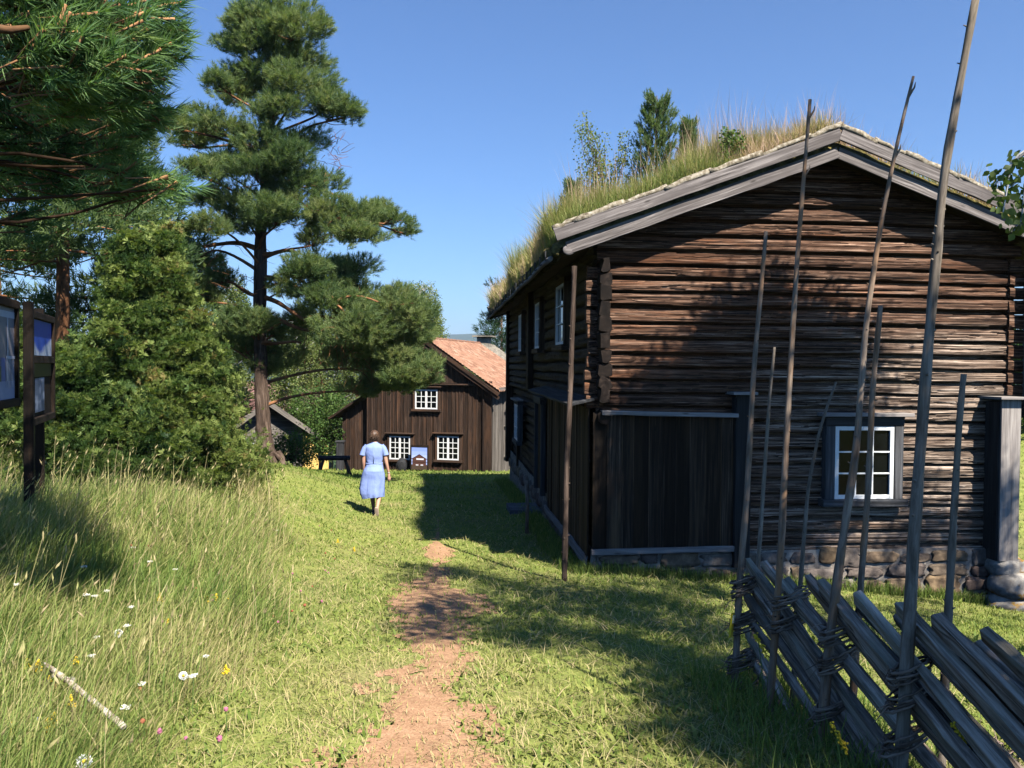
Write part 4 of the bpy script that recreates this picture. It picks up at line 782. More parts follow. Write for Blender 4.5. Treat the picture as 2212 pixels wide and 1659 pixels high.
weeping('leafy_bush', 13.2, 21.0, 2.6, 1.6, 'dark leafy bush on the sunny bank right of the log house', None, .35, strands=260, sz=.1, t0=.1, slen=(.3, .8), mat=M_SHRUB, bark=M_TWIG, tr=.05)
# far wood beyond the valley edge: one mass
m = MB(); lf = leafcl(5, 9, .55, .6)
for k in range(420):
    Y = rng.uniform(75, 260); X = rng.uniform(-.75, .75)*Y; z = gz(X, Y); hh = rng.uniform(5, 9); n = 34; k_ = inball(n, .7)*np.array([hh*.3, hh*.3, hh*.52]); pos = np.array([X, Y, z+hh*.5])+k_
    m.scatter(lf[0], lf[1], pos, rng.normal(size=(n, 3)), rng.uniform(.7, 1.3, n), np.clip(rng.normal(.45, .12)+rng.normal(0, .15, n), 0, 1))
tag(m.build('far_wood', M_FARWOOD), kind='stuff')

# the birch right of the camera: its crown shades the gable and the grass, one branch hangs into the view
BB = np.array([6.3, 3.4, 0]); BB[2] = gz(BB[0], BB[1])
birch = empty('birch_tree', BB, 0, 'birch at the right edge with dark leafy twigs hanging before the roof corner', 'tree')
def inpoly(p, poly):
    x, y = p; c = False; j = len(poly)-1
    for i in range(len(poly)):
        if (poly[i][1] > y) != (poly[j][1] > y) and x < (poly[j][0]-poly[i][0])*(y-poly[i][1])/(poly[j][1]-poly[i][1])+poly[i][0]: c = not c
        j = i
    return c
SHADE = [ # polygons in picture points that the photograph shows in leaf shade, on the gable plane or the ground, with a density
 ('g', [(1296, 870), (1440, 830), (1490, 800), (1480, 750), (1530, 700), (1615, 685), (1628, 632), (1690, 628), (1715, 700), (1770, 715), (1815, 738), (1845, 780), (1868, 840), (1850, 900), (1790, 930), (1770, 980), (1790, 1110), (1830, 1190), (1700, 1215), (1290, 1240)], 400),
 ('g', [(1800, 880), (1850, 880), (1860, 1080), (1800, 1090)], 6), ('g', [(1900, 1110), (2100, 1130), (2110, 1210), (1880, 1230)], 12),
 ('f', [(880, 1215), (1000, 1200), (1260, 1255), (1560, 1250), (1590, 1480), (1560, 1560), (1430, 1520), (1240, 1420), (1080, 1380), (950, 1370), (870, 1340)], 150),
 ('f', [(870, 1290), (960, 1290), (1010, 1330), (950, 1380), (880, 1360)], 9),
 ('f', [(1560, 1480), (1720, 1540), (1730, 1659), (1560, 1659), (1480, 1590), (1450, 1540)], 26),
 ('f', [(1660, 1250), (2212, 1270), (2212, 1400), (1700, 1400)], 40),
 ('r', [(1620, 1240), (2050, 1330), (2212, 1500), (2212, 1659), (1620, 1659)], 12)]
cm = MB(); tm = MB(); lc = [leafcl(90+i, 16, .24, .085) for i in range(4)]; heads = []
tm.tube([(0, 0, -.2), (.08, .05, 3), (-.1, .1, 6), (-.2, .0, 9.2)], [.15, .12, .08, .02], 12, jit=.04)
def fplaneX(d): return (1.53+.119*5.3)/(d[0]/d[1]+.119)
for kind, poly, n in SHADE:
    xs_ = [p[0] for p in poly]; ys_ = [p[1] for p in poly]; got = 0
    while got < n:
        p = (pr.uniform(min(xs_), max(xs_)), pr.uniform(min(ys_), max(ys_)))
        if not inpoly(p, poly): continue
        if kind == 'f' and n > 100 and fbm(p[0]/75., p[1]/32., 3) < .46: continue
        got += 1; d = ray(*p)
        if kind == 'g': t_ = ((HO-CAM)@HW)/(d@HW); q = CAM+d*t_
        elif kind == 'f': q = G(*p)
        else: q = CAM+d*(fplaneX(d)/d[1])
        zt = pr.uniform(5.2, 7.2) if kind != 'g' else pr.uniform(6.6, 8.8); L = (zt-q[2])/SUNV[2]; heads.append(q+SUNV*L)
for hpos in heads:
    c = hpos-BB; n = 9
    pos = c+rng.normal(0, .13, (n, 3)); 
    for i in range(4):
        s2 = slice(i, None, 4)
        if len(pos[s2]): cm.scatter(lc[i][0], lc[i][1], pos[s2], rng.normal(size=(len(pos[s2]), 3)), rng.uniform(.7, 1.1, len(pos[s2])), np.clip(rng.normal(.42, .2, len(pos[s2])), 0, 1))
hs = np.array(heads)-BB
mains = []
for k in range(16):
    a = k*2.4; z0 = 3.2+k*.33; tgt = hs[rng.integers(len(hs))]; og = np.array([-.1, .1, min(z0, tgt[2]-.3)]); pts = limb(tm, og, tgt*.97, .05, .014, .08, 10, .04); mains.append(pts)
mains = np.concatenate(mains)
for c in hs:
    j = np.argmin(((mains-c)**2).sum(1)); limb(tm, mains[j], c, .009, .004, .03, 5, .06)
# hanging twigs in view at the upper right
for (x0, y0, x1, y1, x2, y2, Y) in ((2330, 250, 2200, 335, 2148, 400, 3.5), (2330, 260, 2185, 350, 2165, 470, 3.5), (2320, 300, 2215, 400, 2205, 480, 3.55), (2300, 300, 2225, 340, 2170, 430, 3.6), (2330, 330, 2240, 420, 2190, 500, 3.6)):
    a, b, c = P(x0, y0, Y)-BB, P(x1, y1, Y)-BB, P(x2, y2, Y)-BB; limb(tm, (-.05, .05, 4.2), a, .02, .008, .03, 8, .03)
    pts = np.array([a+(b-a)*f for f in np.linspace(0, 1, 8)]+[b+(c-b)*f for f in np.linspace(.12, 1, 9)]); tm.tube(pts, np.linspace(.007, .0025, len(pts)), 5, cap=False)
    for q in pts[5:]:
        for _ in range(4):
            l = rng.uniform(.028, .046); d = nrm(np.array([rng.normal(0, .8), rng.normal(0, .6), -.8])); s_ = nrm(np.cross(d, rng.normal(size=3)))*l*.36; o_ = q+rng.normal(0, .022, 3)
            cm.add([o_, o_+d*l*.25+s_*.8, o_+d*l*.5+s_, o_+d*l, o_+d*l*.5-s_, o_+d*l*.25-s_*.8], [(0, 1, 2, 3), (0, 3, 4, 5)], col=.1+.35*rng.random())
cm.build('crown', M_BIRCH, birch); tm.build('trunk', M_BIRCHBARK, birch, True)

# ---------------------------------------------------------------- pole fence
FB = np.array([1.62, 4.4, 0]); FB[2] = gz(1.62, 4.4)
fence = empty('pole_fence', FB, 0, 'rustic fence of slanting split rails between tall paired poles at the right', 'fence')
POLES = [ # picture points from the foot to the tip, depth, foot and tip radius, material
 ([(1582, 1560), (1590, 1420), (1598, 1250), (1613, 1080), (1628, 800), (1655, 500)], 5.25, .033, .016, 0),
 ([(1622, 1430), (1638, 1215), (1652, 1010), (1663, 850), (1673, 750)], 5.55, .024, .012, 1),
 ([(1657, 1590), (1672, 1400), (1688, 1170), (1702, 880), (1722, 560), (1750, 215)], 4.75, .033, .012, 0),
 ([(1712, 1420), (1730, 1245), (1746, 1050), (1772, 920), (1806, 825)], 4.95, .023, .009, 1),
 ([(1770, 1640), (1790, 1400), (1822, 1150), (1850, 980), (1870, 700), (1903, 480), (1935, 320), (1973, 165)], 4.2, .036, .009, 0),
 ([(1838, 1490), (1858, 1280), (1876, 1050), (1884, 850), (1902, 660)], 4.4, .027, .017, 0),
 ([(1940, 1720), (1955, 1500), (1978, 1100), (2004, 760), (2038, 380), (2075, 170), (2108, -5)], 3.55, .040, .019, 2),
 ([(2032, 1560), (2047, 1350), (2062, 1080), (2073, 900), (2082, 808)], 3.8, .029, .017, 1),
 ([(2290, 1800), (2330, 1300), (2370, 700), (2420, 200)], 2.9, .04, .02, 0)]
for pts, Y, r0, r1, mi in POLES:
    q = np.array([P(x, y, Y) for x, y in pts]); g = gz(q[0][0], q[0][1])
    q[0][2] = min(q[0][2], g-.05); n = 34; ti = np.linspace(0, 1, len(q)); tt = np.linspace(0, 1, n)
    k = np.cumsum(np.r_[0, np.linalg.norm(np.diff(q, axis=0), axis=1)]); k /= k[-1]; pp = np.stack([np.interp(tt, k, q[:, j]) for j in range(3)], 1)
    for _ in range(2): pp[1:-1] = (pp[:-2]+2*pp[1:-1]+pp[2:])/4
    rad = .76*(r0+(r1-r0)*tt)*(1+.06*np.sin(tt*40+rng.random()*6)+rng.normal(0, .03, n)); m = MB(); m.tube(pp-FB, rad, 12, jit=.03, col=[.55, .45, .35][mi])
    for _ in range(26):
        i = rng.integers(2, n-2); a = rng.random()*6.28; d = nrm(np.array([math.cos(a), math.sin(a), .5])); r = rad[i]; c = pp[i]+(pp[i+1]-pp[i])*rng.random()-FB
        m.tube([c+d*r*.6, c+d*r*1.05, c+d*(r*1.1+rng.uniform(.004, .014))], [r*.36, r*.26, r*.12], 6, col=.2)
    if mi == 0 and r1 < .0125:
        for f in (.9, .97): i = int(f*(n-1)); c = pp[i]-FB; m.tube([c, c+np.array([.03, 0, .05]), c+np.array([.035, 0, .075])], [.007, .005, .002], 5)
    m.build('pole', [M_POLE, M_POLEGREY, M_POLEGREY][mi], fence, True)
def fp(Y): return 1.60+.119*(5.3-Y)
tops = [(5.44, -.28), (5.44, -.16), (5.43, -.03), (5.44, .09), (5.42, .2), (5.41, .317), (5.2, .355), (4.63, .404), (4.40, .439), (4.06, .478), (3.73, .519), (3.47, .541), (3.15, .585), (2.85, .62), (2.55, .64), (2.25, .66)]
_r4 = random.Random(12)
for i, (Y0, z0) in enumerate(tops):
    for half in (0, 1):
        if half and i < 6: continue
        if half: Y0 -= .17; z0 += .0; z0 -= .055
        sl_ = .31+_r4.uniform(-.06, .06); ox = (.05 if half else -.02)+_r4.uniform(-.02, .02); y, z = Y0, z0
        while y > 1.2 and z > gz(fp(y), y)-.02: y -= .05; z -= .05*sl_
        if Y0-y < .25: continue
        a = np.array([fp(Y0)+ox, Y0, z0])-FB; b = np.array([fp(y)+ox+_r4.uniform(-.02, .02), y, z-.03])-FB
        m = MB(); wv_ = _r4.uniform(.055, .092)*(.8 if half else 1); m.beam(a, b, _r4.uniform(.035, .05), wv_, side=nrm(np.array([1, .1, _r4.uniform(.15, .5)])), ch=_r4.uniform(.04, .16), n=18, jit=.0036, col=_r4.uniform(.25, 1), w1=.05, h1=wv_*_r4.uniform(.75, 1.1), bow=_r4.uniform(-.03, .035))
        m.build('rail', M_RAIL, fence, False)
for (px_, pys, Y, Y2, nn) in ((1596, (1265, 1345, 1430, 1500), 5.25, 5.5, 7), (1688, (1295, 1345), 4.75, 4.95, 5), (1795, (1370, 1430, 1530), 4.2, 4.4, 5), (1952, (1455, 1508, 1600), 3.55, 3.8, 4)):
    for py_ in pys:
        a = P(px_+(1300-py_)*.06, py_, Y)-FB; m = MB(); dx = .10 if Y > 4 else .12
        for k in range(nn):
            z = (k-nn/2)*.0165+rng.normal(0, .003); an = np.linspace(0, 6.283, 22); ex, ey = .15+rng.normal(0, .008), .058+rng.normal(0, .004)
            dirv = nrm(np.array([.75, .55, 0])); pv = np.array([-dirv[1], dirv[0], 0]); ph = rng.random()*.1
            pts = a+dirv*.09+np.outer(np.cos(an)*ex, dirv)+np.outer(np.sin(an)*ey, pv)+np.array([0, 0, 1])*(z+.012*np.cos(an+ph)-.02*np.sin(an))[:, None]+rng.normal(0, .0025, (22, 3)); pts[-1] = pts[0]
            m.tube(pts, rng.uniform(.005, .008), 6, jit=.1, cap=False, col=rng.random())
        for k in range(3): c = a+np.array([-.04, -.05, rng.normal(0, .03)]); m.tube([c, c+np.array([-.04, -.03, .015]), c+np.array([-.08+rng.normal(0, .02), -.03, .05*rng.normal()])], [.004, .003, .0015], 5)
        m.build('binding', M_WITHE, fence, True)
q = P(1583, 1330, 5.18); m = MB(); m.box((0, 0, -.06), (.045, .012, .15), ax=2, col=(.7, .55, .03), ch=.3, jit=.002); m.box((0, -.008, -.02), (.03, .006, .05), ax=2, col=(.75, .72, .5), ch=.3); o = m.build('yellow_tag', M_PAINT); o.location = q; o.rotation_euler = (.05, .1, .9); tag(o, 'yellow plastic tag hanging on the end pole of the rail fence', 'tag')

# ---------------------------------------------------------------- info boards at the left
def board(name, pa, Ya, pb, Yb, top, bot, label, cat, posts, parts):
    a = P(pa, 790, Ya); b = P(pb, 790, Yb); L = np.linalg.norm((b-a)[:2]); rz = math.atan2(b[1]-a[1], b[0]-a[0]); g = gz(a[0], a[1])
    e = empty(name, (a[0], a[1], g), rz, label, cat); parts(e, L, top-g, bot-g); 
    for x in posts:
        m = MB(); m.box((x*L, .075 if x > .3 else .0, (top-g)/2+.03-.1), (.085, .085, top-g+.3), ax=2, col=.2, ch=.1); m.build('post', M_SIGNWOOD, e)
    return e
def quad(mb, x0, z0, x1, z1, y, c): mb.add([(x0, y, z0), (x1, y, z0), (x1, y, z1), (x0, y, z1)], [(0, 1, 2, 3)], col=np.array(c))
def parts2(e, L, t_, b_):
    H = t_-b_; m = MB()
    for z in (b_+.03, b_+H*.575, t_-.03): m.box((L/2, -.005, z), (L, .06, .07), col=.5)
    for x in (.03, L-.03): m.box((x, -.005, (b_+t_)/2), (.06, .06, H-.08), ax=2, col=.7)
    m.build('frame', M_SIGNWOOD, e); m = MB(); m.box((L/2, .012, (b_+t_)/2), (L-.08, .02, H-.08), col=.3, ax=2); m.build('backing', M_SIGNWOOD, e)
    m = MB(); z0, z1 = b_+H*.615, t_-.07; N = 24; x0, x1 = .07, L-.07
    g_ = np.linspace(0, 1, N); A_, B_ = np.meshgrid(g_, g_, indexing='ij'); cl = np.clip((np.abs(A_-.42)*1.5-.05-B_*1.9+.35*fbm(A_*6, B_*6, 3)+.1)*4, 0, 1)
    c = (1-cl)[..., None]*np.array([.03, .085, .46])+cl[..., None]*np.array([.5, .57, .68]); m.grid(np.stack([x0+(x1-x0)*A_, 0*A_-.006, z0+(z1-z0)*B_], -1), col=c); m.build('sky_picture', M_PAINT, e)
    m = MB(); quad(m, .08, b_+H*.42, L-.08, b_+H*.55, -.006, (.018, .02, .012)); m.build('dark_notice', M_PAINT, e)
    m = MB(); z0, z1 = b_+H*.1, b_+H*.41; x0, x1 = L*.2, L*.6; cl = np.clip((fbm(A_*3, B_*5, 8)-.4)*4, 0, 1)
    c = (1-cl)[..., None]*np.array([.08, .11, .2])+cl[..., None]*np.array([.33, .38, .5]); m.grid(np.stack([x0+(x1-x0)*A_, 0*A_-.008, z0+(z1-z0)*B_], -1), col=c); m.build('leaflet', M_PAINT, e)
board('info_board', 62, 8.0, 112, 9.3, 2.1, .98, 'dark wooden info board with a blue sky picture above a narrow leaflet', 'info board', (0.0, .78), parts2)
def parts1(e, L, t_, b_):
    H = t_-b_; m = MB()
    for z in (b_+.03, t_-.03): m.box((L/2, -.005, z), (L, .07, .07), col=.5)
    for x in (.03, L-.03): m.box((x, -.005, (b_+t_)/2), (.06, .06, H-.08), ax=2, col=.4)
    m.build('frame', M_SIGNWOOD, e); m = MB()
    X0, X1, Z0, Z1 = .06, L-.06, b_+.06, t_-.06; w_, h_ = X1-X0, Z1-Z0; rc = lambda a, b, c, d, col, y=-.006: quad(m, X0+w_*a, Z0+h_*b, X0+w_*c, Z0+h_*d, y, col)
    rc(0, .2, 1, 1, (.27, .25, .27)); rc(0, 0, 1, .2, (.38, .41, .55), -.007); rc(0, .88, 1, .95, (.6, .6, .64), -.008); rc(.86, .2, .885, .88, (.55, .55, .6), -.009); rc(.3, .38, .62, .8, (.62, .62, .64), -.008); rc(.33, .42, .59, .76, (.12, .12, .13), -.009)
    for k in range(6): rc(.845+k*.025, .13, .855+k*.025, .46, (.62, .62, .68), -.010)
    rc(.84, .44, 1, .47, (.6, .6, .66), -.011); rc(.76, .2, .83, .45, (.13, .17, .4), -.009); rc(.66, .2, .76, .36, (.08, .11, .05), -.009); rc(.7, .22, .73, .3, (.6, .5, .05), -.012); m.build('printed_picture', M_PAINT, e)
    m = MB(); m.box((L/2, .015, (b_+t_)/2), (L-.08, .02, H-.08), col=.3, ax=2); m.build('backing', M_SIGNWOOD, e)
board('picture_board', -130, 5.4, 33, 7.3, 2.13, 1.22, 'framed picture board showing a grey house front, cut by the left edge', 'info board', (0.05, .6), parts1)

# ---------------------------------------------------------------- log bench
q = P(722, 1015, 25.5); b = np.array([q[0], q[1], gz(q[0], q[1])]); bench = empty('log_bench', b, math.radians(8), 'rough half log bench on splayed legs in the pine shade', 'bench')
m = MB(); m.tube([(-.48+.12*k, .0, .5+.004*math.sin(k*2)) for k in range(9)], .17, 12, jit=.03, flat=.42); m.build('seat', M_DGREY, bench, True)
for sx, sy in ((-.32, -1), (-.32, 1), (.32, -1), (.32, 1)):
    m = MB(); m.tube([(sx, sy*.06, .47), (sx*1.25, sy*.16, .22), (sx*1.5, sy*.26, -.05)], [.04, .042, .045], 8, jit=.05); m.build('leg', M_TWIG, bench, True)

# ---------------------------------------------------------------- fallen stick, twigs at the lower right
a, b = G(95, 1512), G(268, 1632); m = MB(); t_ = np.linspace(0, 1, 24); L = np.linalg.norm(b-a); pts = np.outer(t_, b-a)+np.array([0, 0, .085])+np.outer(np.sin(t_*3), np.array([.012, .006, .01])); pts[:, 2] += .07*(1-t_)**2
m.tube(pts, np.r_[.003, .008, .012, .015, np.full(20, .0155)]*(1+rng.normal(0, .05, 24)), 9, jit=.08, col=.6); o = m.build('fallen_stick', stone('peeling_white_bark', [(.38, (.16, .11, .07)), (.5, (.46, .38, .30)), (.7, (.66, .6, .52))], 26, .7), None, True); o.location = a+np.array([0, 0, .05]); tag(o, 'pale peeling stick with a pointed end lying in the grass at lower left', 'stick')
q = G(2190, 1659); b = np.array([q[0]+.1, q[1], gz(q[0]+.1, q[1])]); m = MB()
for k in range(16):
    tgt = P(rng.uniform(2110, 2230), rng.uniform(1450, 1640), q[1]+rng.uniform(-.15, .15))-b; pts = limb(m, (0, 0, 0), tgt, .006, .002, .05, 9, .1)
    for f in (4, 6, 7): limb(m, pts[f], pts[f]+rng.normal(0, .05, 3)+np.array([0, 0, .03]), .003, .001, 0, 5, .1)
o = m.build('dry_twigs', wood('pinkish_dry_twig', (.12, .08, .06), (.3, .21, .17), (.46, .35, .3)), None, True); o.location = b; tag(o, 'bare dry twigs poking up in front of the rails at the lower right corner', 'twigs')

# ---------------------------------------------------------------- saplings and plants on the turf roof
def roofpt(px_, py_, wv):      # picture point on the plane w = wv of the house
    d = ray(px_, py_); t_ = ((HO-CAM)@HW+wv)/(d@HW); return CAM+d*t_
def rooted(px_, wv, sink=.06):
    q = roofpt(px_, 300, wv); u = (q-HO)@HU; return hpt(u, wv, TURF(u, wv)-sink)
rsh = shoot(18, .10, .06, .011, .9, 8)
def sapling(px_, pytop, wv, wpx, label):
    b = rooted(px_, wv); top = roofpt(px_, pytop, wv); h = top[2]-b[2]; s_ = top[1]/FPX; R = wpx*s_; e = empty('pine_sapling', b, 0, label, 'sapling'); cm = MB(); tm = MB(); tm.tube([(0, 0, -.05), (.01, 0, h*.5), (0, 0, h*.97)], [.022, .016, .006], 7)
    for k in range(44):
        t_ = .1+.88*k/44; a = k*2.4; L = R*(1.15-t_*.8)*rng.uniform(.7, 1.1); og = np.array([0, 0, h*t_*.9]); tip = np.array([math.cos(a)*L, math.sin(a)*L, h*min(t_*.9+.2*L/R*.5+.06, 1)]); limb(tm, og, tip, .008, .004, -.05, 6, .03)
        n = 24; f = rng.uniform(.3, 1.08, n); pos = og+np.outer(f, tip-og)+rng.normal(0, .035, (n, 3)); d = nrm(tip-og)+np.array([0, 0, .9])+rng.normal(0, .3, (n, 3)); cm.scatter(rsh[0], rsh[1], pos, nrm(d), rng.uniform(.8, 1.25, n), np.clip(rng.normal(.5, .14, n), 0, 1))
    cm.build('crown', M_PINE, e); tm.build('trunk', M_TWIG, e, True)
sapling(1418, 198, 2.6, 62, 'largest bushy pine sapling growing on the turf roof'); sapling(1487, 258, 2.9, 24, 'slim small pine sapling just right of the largest one on the turf roof'); sapling(1240, 385, 5.8, 34, 'low pine sapling near the middle of the turf roof edge'); 
b = rooted(1318, 3.0); e = empty('birch_sapling', b, 0, 'thin birch sapling with small silvery leaves on the turf roof', 'sapling'); cm = MB(); tm = MB(); lf = leafcl(6, 5, .05, .042)
for k in range(34):
    tip = roofpt(rng.uniform(1250, 1370), rng.uniform(255, 400), 3.0+rng.uniform(-.4, .4))-b; pts = limb(tm, (0, 0, 0), tip, .008, .003, .1, 9, .06); n = 20; pos = pts[rng.integers(4, 9, n)]+rng.normal(0, .05, (n, 3)); cm.scatter(lf[0], lf[1], pos, rng.normal(size=(n, 3)), rng.uniform(.7, 1.2, n), np.clip(rng.normal(.65, .18, n), 0, 1))
cm.build('crown', M_BIRCH, e); tm.build('stem', M_TWIG, e, True)
lw = leafcl(15, 9, .05, .055)
for px_, py_, lab in ((1570, 268, 'taller leafy weed with a brownish head growing near the roof edge'), (1596, 275, 'shorter leafy weed beside the taller one near the roof edge')):
    b = rooted(px_, .25); top = roofpt(px_, py_, .25); h = top[2]-b[2]; e = empty('roof_weed', b, 0, lab, 'plant', 'leafy weeds on the roof edge'); tm = MB(); cm = MB()
    for k in range(3):
        o_ = rng.normal(0, .05, 2); tm.tube([(0, 0, -.03), (o_[0], o_[1], h*.6), (o_[0]*1.4, o_[1]*1.4, h*rng.uniform(.8, 1))], [.007, .006, .003], 5); n = 22; zz_ = rng.uniform(.15, 1, n)*h*.92; cm.scatter(lw[0], lw[1], np.column_stack([o_[0]*zz_/h+rng.normal(0, .035, n), o_[1]*zz_/h+rng.normal(0, .035, n), zz_]), rng.normal(size=(n, 3)), rng.uniform(.6, 1, n), np.clip(rng.normal(.72, .2, n), 0, 1))
    cm.build('leaves', M_SHRUB, e); tm.build('stem', M_TWIG, e, True)
# turf grass on the roof
m = MB()
def roofgrass(n, u0, u1, w0, w1, h0, h1, wd, t0, t1, lean=(.05, .75)):
    u = rng.uniform(u0, u1, n); wv = rng.uniform(w0, w1, n); k = fbm(u*.9, wv*.9, 31); keep = rng.random(n) < .25+1.3*k; u, wv = u[keep], wv[keep]; n = len(u); k = k[keep]
    pos = HO*np.array([1, 1, 0])+np.outer(u, HU)+np.outer(wv, HW); pos[:, 2] = TURF(u, wv)-.03; kk_ = fbm(u*1.3+7, wv*1.3, 41)
    m.blades(pos, rng.uniform(h0, h1, n)*np.clip(.5+2.3*(k-.25), .5, 1.9), wd*rng.uniform(.7, 1.2, n), rng.uniform(0, 6.283, n), rng.uniform(*lean, n), np.clip(t0+.15+(t1-t0)*((kk_-.5)*3.2+.5)+rng.normal(0, .14, n), 0, 1))
roofgrass(52000, EU0, RU, OV0+.05, 2.5, .22, .58, .008, .35, .85); roofgrass(30000, EU0, RU, 2.5, 7, .28, .66, .010, .35, .85); roofgrass(16000, EU0, EU0+1.4, 3, 14, .25, .55, .012, .4, .75); roofgrass(15000, RU-.3, EU1, OV0+.05, 3, .18, .5, .008, .35, .8); roofgrass(10000, EU0, EU0+.9, OV0+.1, 14, .12, .3, .012, .4, .8, (.2, .8)); roofgrass(8000, EU0, RU, 7, 14, .3, .5, .014, .4, .8)
roofgrass(3000, EU0+.3, RU+.4, OV0+.1, 6, .55, 1.0, .006, .7, 1.05, (.05, .3)); roofgrass(1300, RU-.8, RU+1.0, OV0+.1, 2, .5, .8, .006, .8, 1.1, (.1, .45)); roofgrass(700, RU, EU1, OV0+.1, 2, .35, .6, .006, .6, .95, (.05, .35)); roofgrass(600, EU0, EU0+.8, 11, 14.1, .5, .75, .009, .9, 1.1, (.3, .8))
tag(m.build('roof_grass', M_ROOFG), kind='stuff')

# ---------------------------------------------------------------- person
_pq = P(808, 1116, 16.3); PB = np.array([_pq[0], _pq[1], gz(_pq[0], _pq[1])+.0]); woman = empty('person', PB, math.radians(3), 'person in a light blue linen dress walking away along the grass path', 'person'); woman.scale = (.97, .97, .965)
t = NT('skin'); M_SKIN = t.fin((.52, .29, .2), .55, None, .3)
def skinned(name, verts, edges, mat, parent, sub=2, root=0):
    me = bpy.data.meshes.new(name); me.from_pydata([v[:3] for v in verts], edges, []); o = bpy.data.objects.new(name, me); COL.objects.link(o); o.parent = parent
    s_ = o.modifiers.new('skin', 'SKIN'); s_.use_smooth_shade = True
    for i, v in enumerate(verts): r = v[3]; me.skin_vertices[0].data[i].radius = (r, r) if not isinstance(r, tuple) else r; me.skin_vertices[0].data[i].use_root = i == root
    d = o.modifiers.new('sub', 'SUBSURF'); d.levels = d.render_levels = sub; me.materials.append(mat); return o
Vb = [(0, 0, .93, .13), (0, .0, 1.08, .09), (0, .01, 1.25, .105), (0, 0, 1.38, .085), (0, .0, 1.475, .055), (0, .02, 1.535, .052), (0, .02, 1.60, .085), (0, .015, 1.665, .075)]; Eb = [(0, 1), (1, 2), (2, 3), (3, 4), (4, 5), (5, 6), (6, 7)]
def chain(st_, pts):
    p = st_
    for q in pts: Vb.append(q); Eb.append((p, len(Vb)-1)); p = len(Vb)-1
    return p
chain(3, [(-.16, 0, 1.385, .042), (-.205, -.01, 1.27, .046), (-.215, 0, 1.09, .038), (-.212, .05, .93, .03), (-.205, .08, .86, .022), (-.2, .095, .80, .03), (-.197, .105, .745, .016)])
rh = chain(3, [(.16, 0, 1.385, .042), (.212, -.01, 1.26, .046), (.248, -.015, 1.07, .038), (.278, .01, .93, .03), (.292, .02, .865, .022), (.30, .025, .81, .03)])
for fx, fy, l in ((-.024, -.01, .075), (-.006, -.02, .088), (.01, -.012, .084), (.024, 0, .066)): chain(rh, [(.302+fx*.8, .022+fy, .785, .0095), (.304+fx, .02+fy*1.4, .785-l*.55, .009), (.303+fx, .028+fy, .785-l, .0075)])
chain(rh, [(.278, .03, .80, .011), (.268, .04, .765, .009)])
chain(0, [(-.09, .02, .85, .095), (-.06, .13, .5, .062), (-.045, .15, .3, .05), (-.03, .17, .1, .034), (-.03, .2, .045, .036), (-.03, .28, .035, .03)])
chain(0, [(.09, 0, .85, .095), (.10, .02, .5, .062), (.10, -.06, .34, .05), (.085, -.16, .2, .034), (.078, -.19, .15, .035), (.07, -.15, .055, .03)])
for e_ in ((-.088, .0, 1.585, .014), (.088, .0, 1.585, .014), (0, .108, 1.59, .014)): chain(6, [e_])
skinned('body', Vb, Eb, M_SKIN, woman)
t = NT('blue_linen'); _p = t.attr('tc').outputs['Vector']; _n = t.noise(t.map(_p, (1, 1, 1)), 300, 3, .6); _n2 = t.noise(t.map(_p, (9, 9, 3.5)), 1, 4, .55, 1.2)
M_LINEN = t.fin(t.mix(.5, t.ramp(_n2, [(.3, (.19, .26, .54)), (.7, (.27, .36, .65))]), t.ramp(_n, [(.3, (.18, .25, .52)), (.7, (.31, .4, .7))])), .85, t.bump(_n2, .35, .03), .2)
rings = [(1.50, .0, .005, .058, .055), (1.475, 0, .0, .085, .07), (1.44, 0, 0, .165, .09), (1.40, 0, 0, .195, .112), (1.33, 0, -.0, .19, .125), (1.24, 0, 0, .182, .128), (1.15, 0, .0, .17, .115), (1.075, 0, 0, .163, .112), (1.0, -.0, 0, .178, .135), (.92, -.01, -.02, .205, .16), (.85, -.015, -.015, .225, .162), (.75, -.025, 0, .24, .165), (.65, -.04, .01, .25, .18), (.55, -.05, .02, .255, .195), (.45, -.045, .025, .247, .205), (.39, -.035, .03, .232, .205), (.352, -.028, .03, .222, .2)]
na = 72; an = np.linspace(0, 6.283, na, endpoint=False); A = []
rz_ = np.array(rings); zi = np.linspace(0, 1, 70); ri = np.stack([np.interp(zi, np.linspace(0, 1, len(rings)), rz_[:, k]) for k in range(5)], 1)
for (z, cx_, cy_, rx_, ry_) in ri:
    low = np.clip((.95-z)/.6, 0, 1); fold = 1+low*(.05*np.sin(an*5+z*3)+.035*np.sin(an*9+1-z*5)+.02*np.sin(an*14))+.02*(fbm(an*2.2, z*9+0*an, 5)-.5)*2; wr = .006*(fbm(an*2.5, z*22+0*an, 7)-.5)*2*(1-low)
    A.append(np.column_stack([cx_+np.cos(an)*(rx_*fold+wr)*(1-0*an), cy_+np.sin(an)*(ry_*fold+wr), z+low*.035*np.sin(an+2.4)*np.clip((.6-z)/.25, 0, 1)-0*an]))
A = np.stack(A); m = MB(); m.grid(A, tc=A, loop=True)
for s_ in (-1, 1): m.tube([(s_*.135, 0, 1.42), (s_*.185, -.002, 1.365), (s_*.222, -.008, 1.29), (s_*.232, -.01, 1.235)], [.062, .064, .06, .066], 14, jit=.02, cap=False)
m.box((0, -.128, 1.24), (.012, .006, .32), ax=2, col=.5); 
dress = m.build('dress', M_LINEN, woman, True)
m = MB(); m.tube([np.array([.165*math.cos(a), .114*math.sin(a), 1.07+.006*math.sin(a*3)]) for a in np.linspace(0, 6.283, 40)], .011, 6, cap=False); m.build('waist_seam', M_LINEN, dress, True)
m = MB(); m.blob((0, .012, 1.648), (.094, .108, .10), amp=.05, sub=4, freq=2); m.blob((0, -.022, 1.607), (.080, .07, .06), amp=.06, sub=3, freq=2)
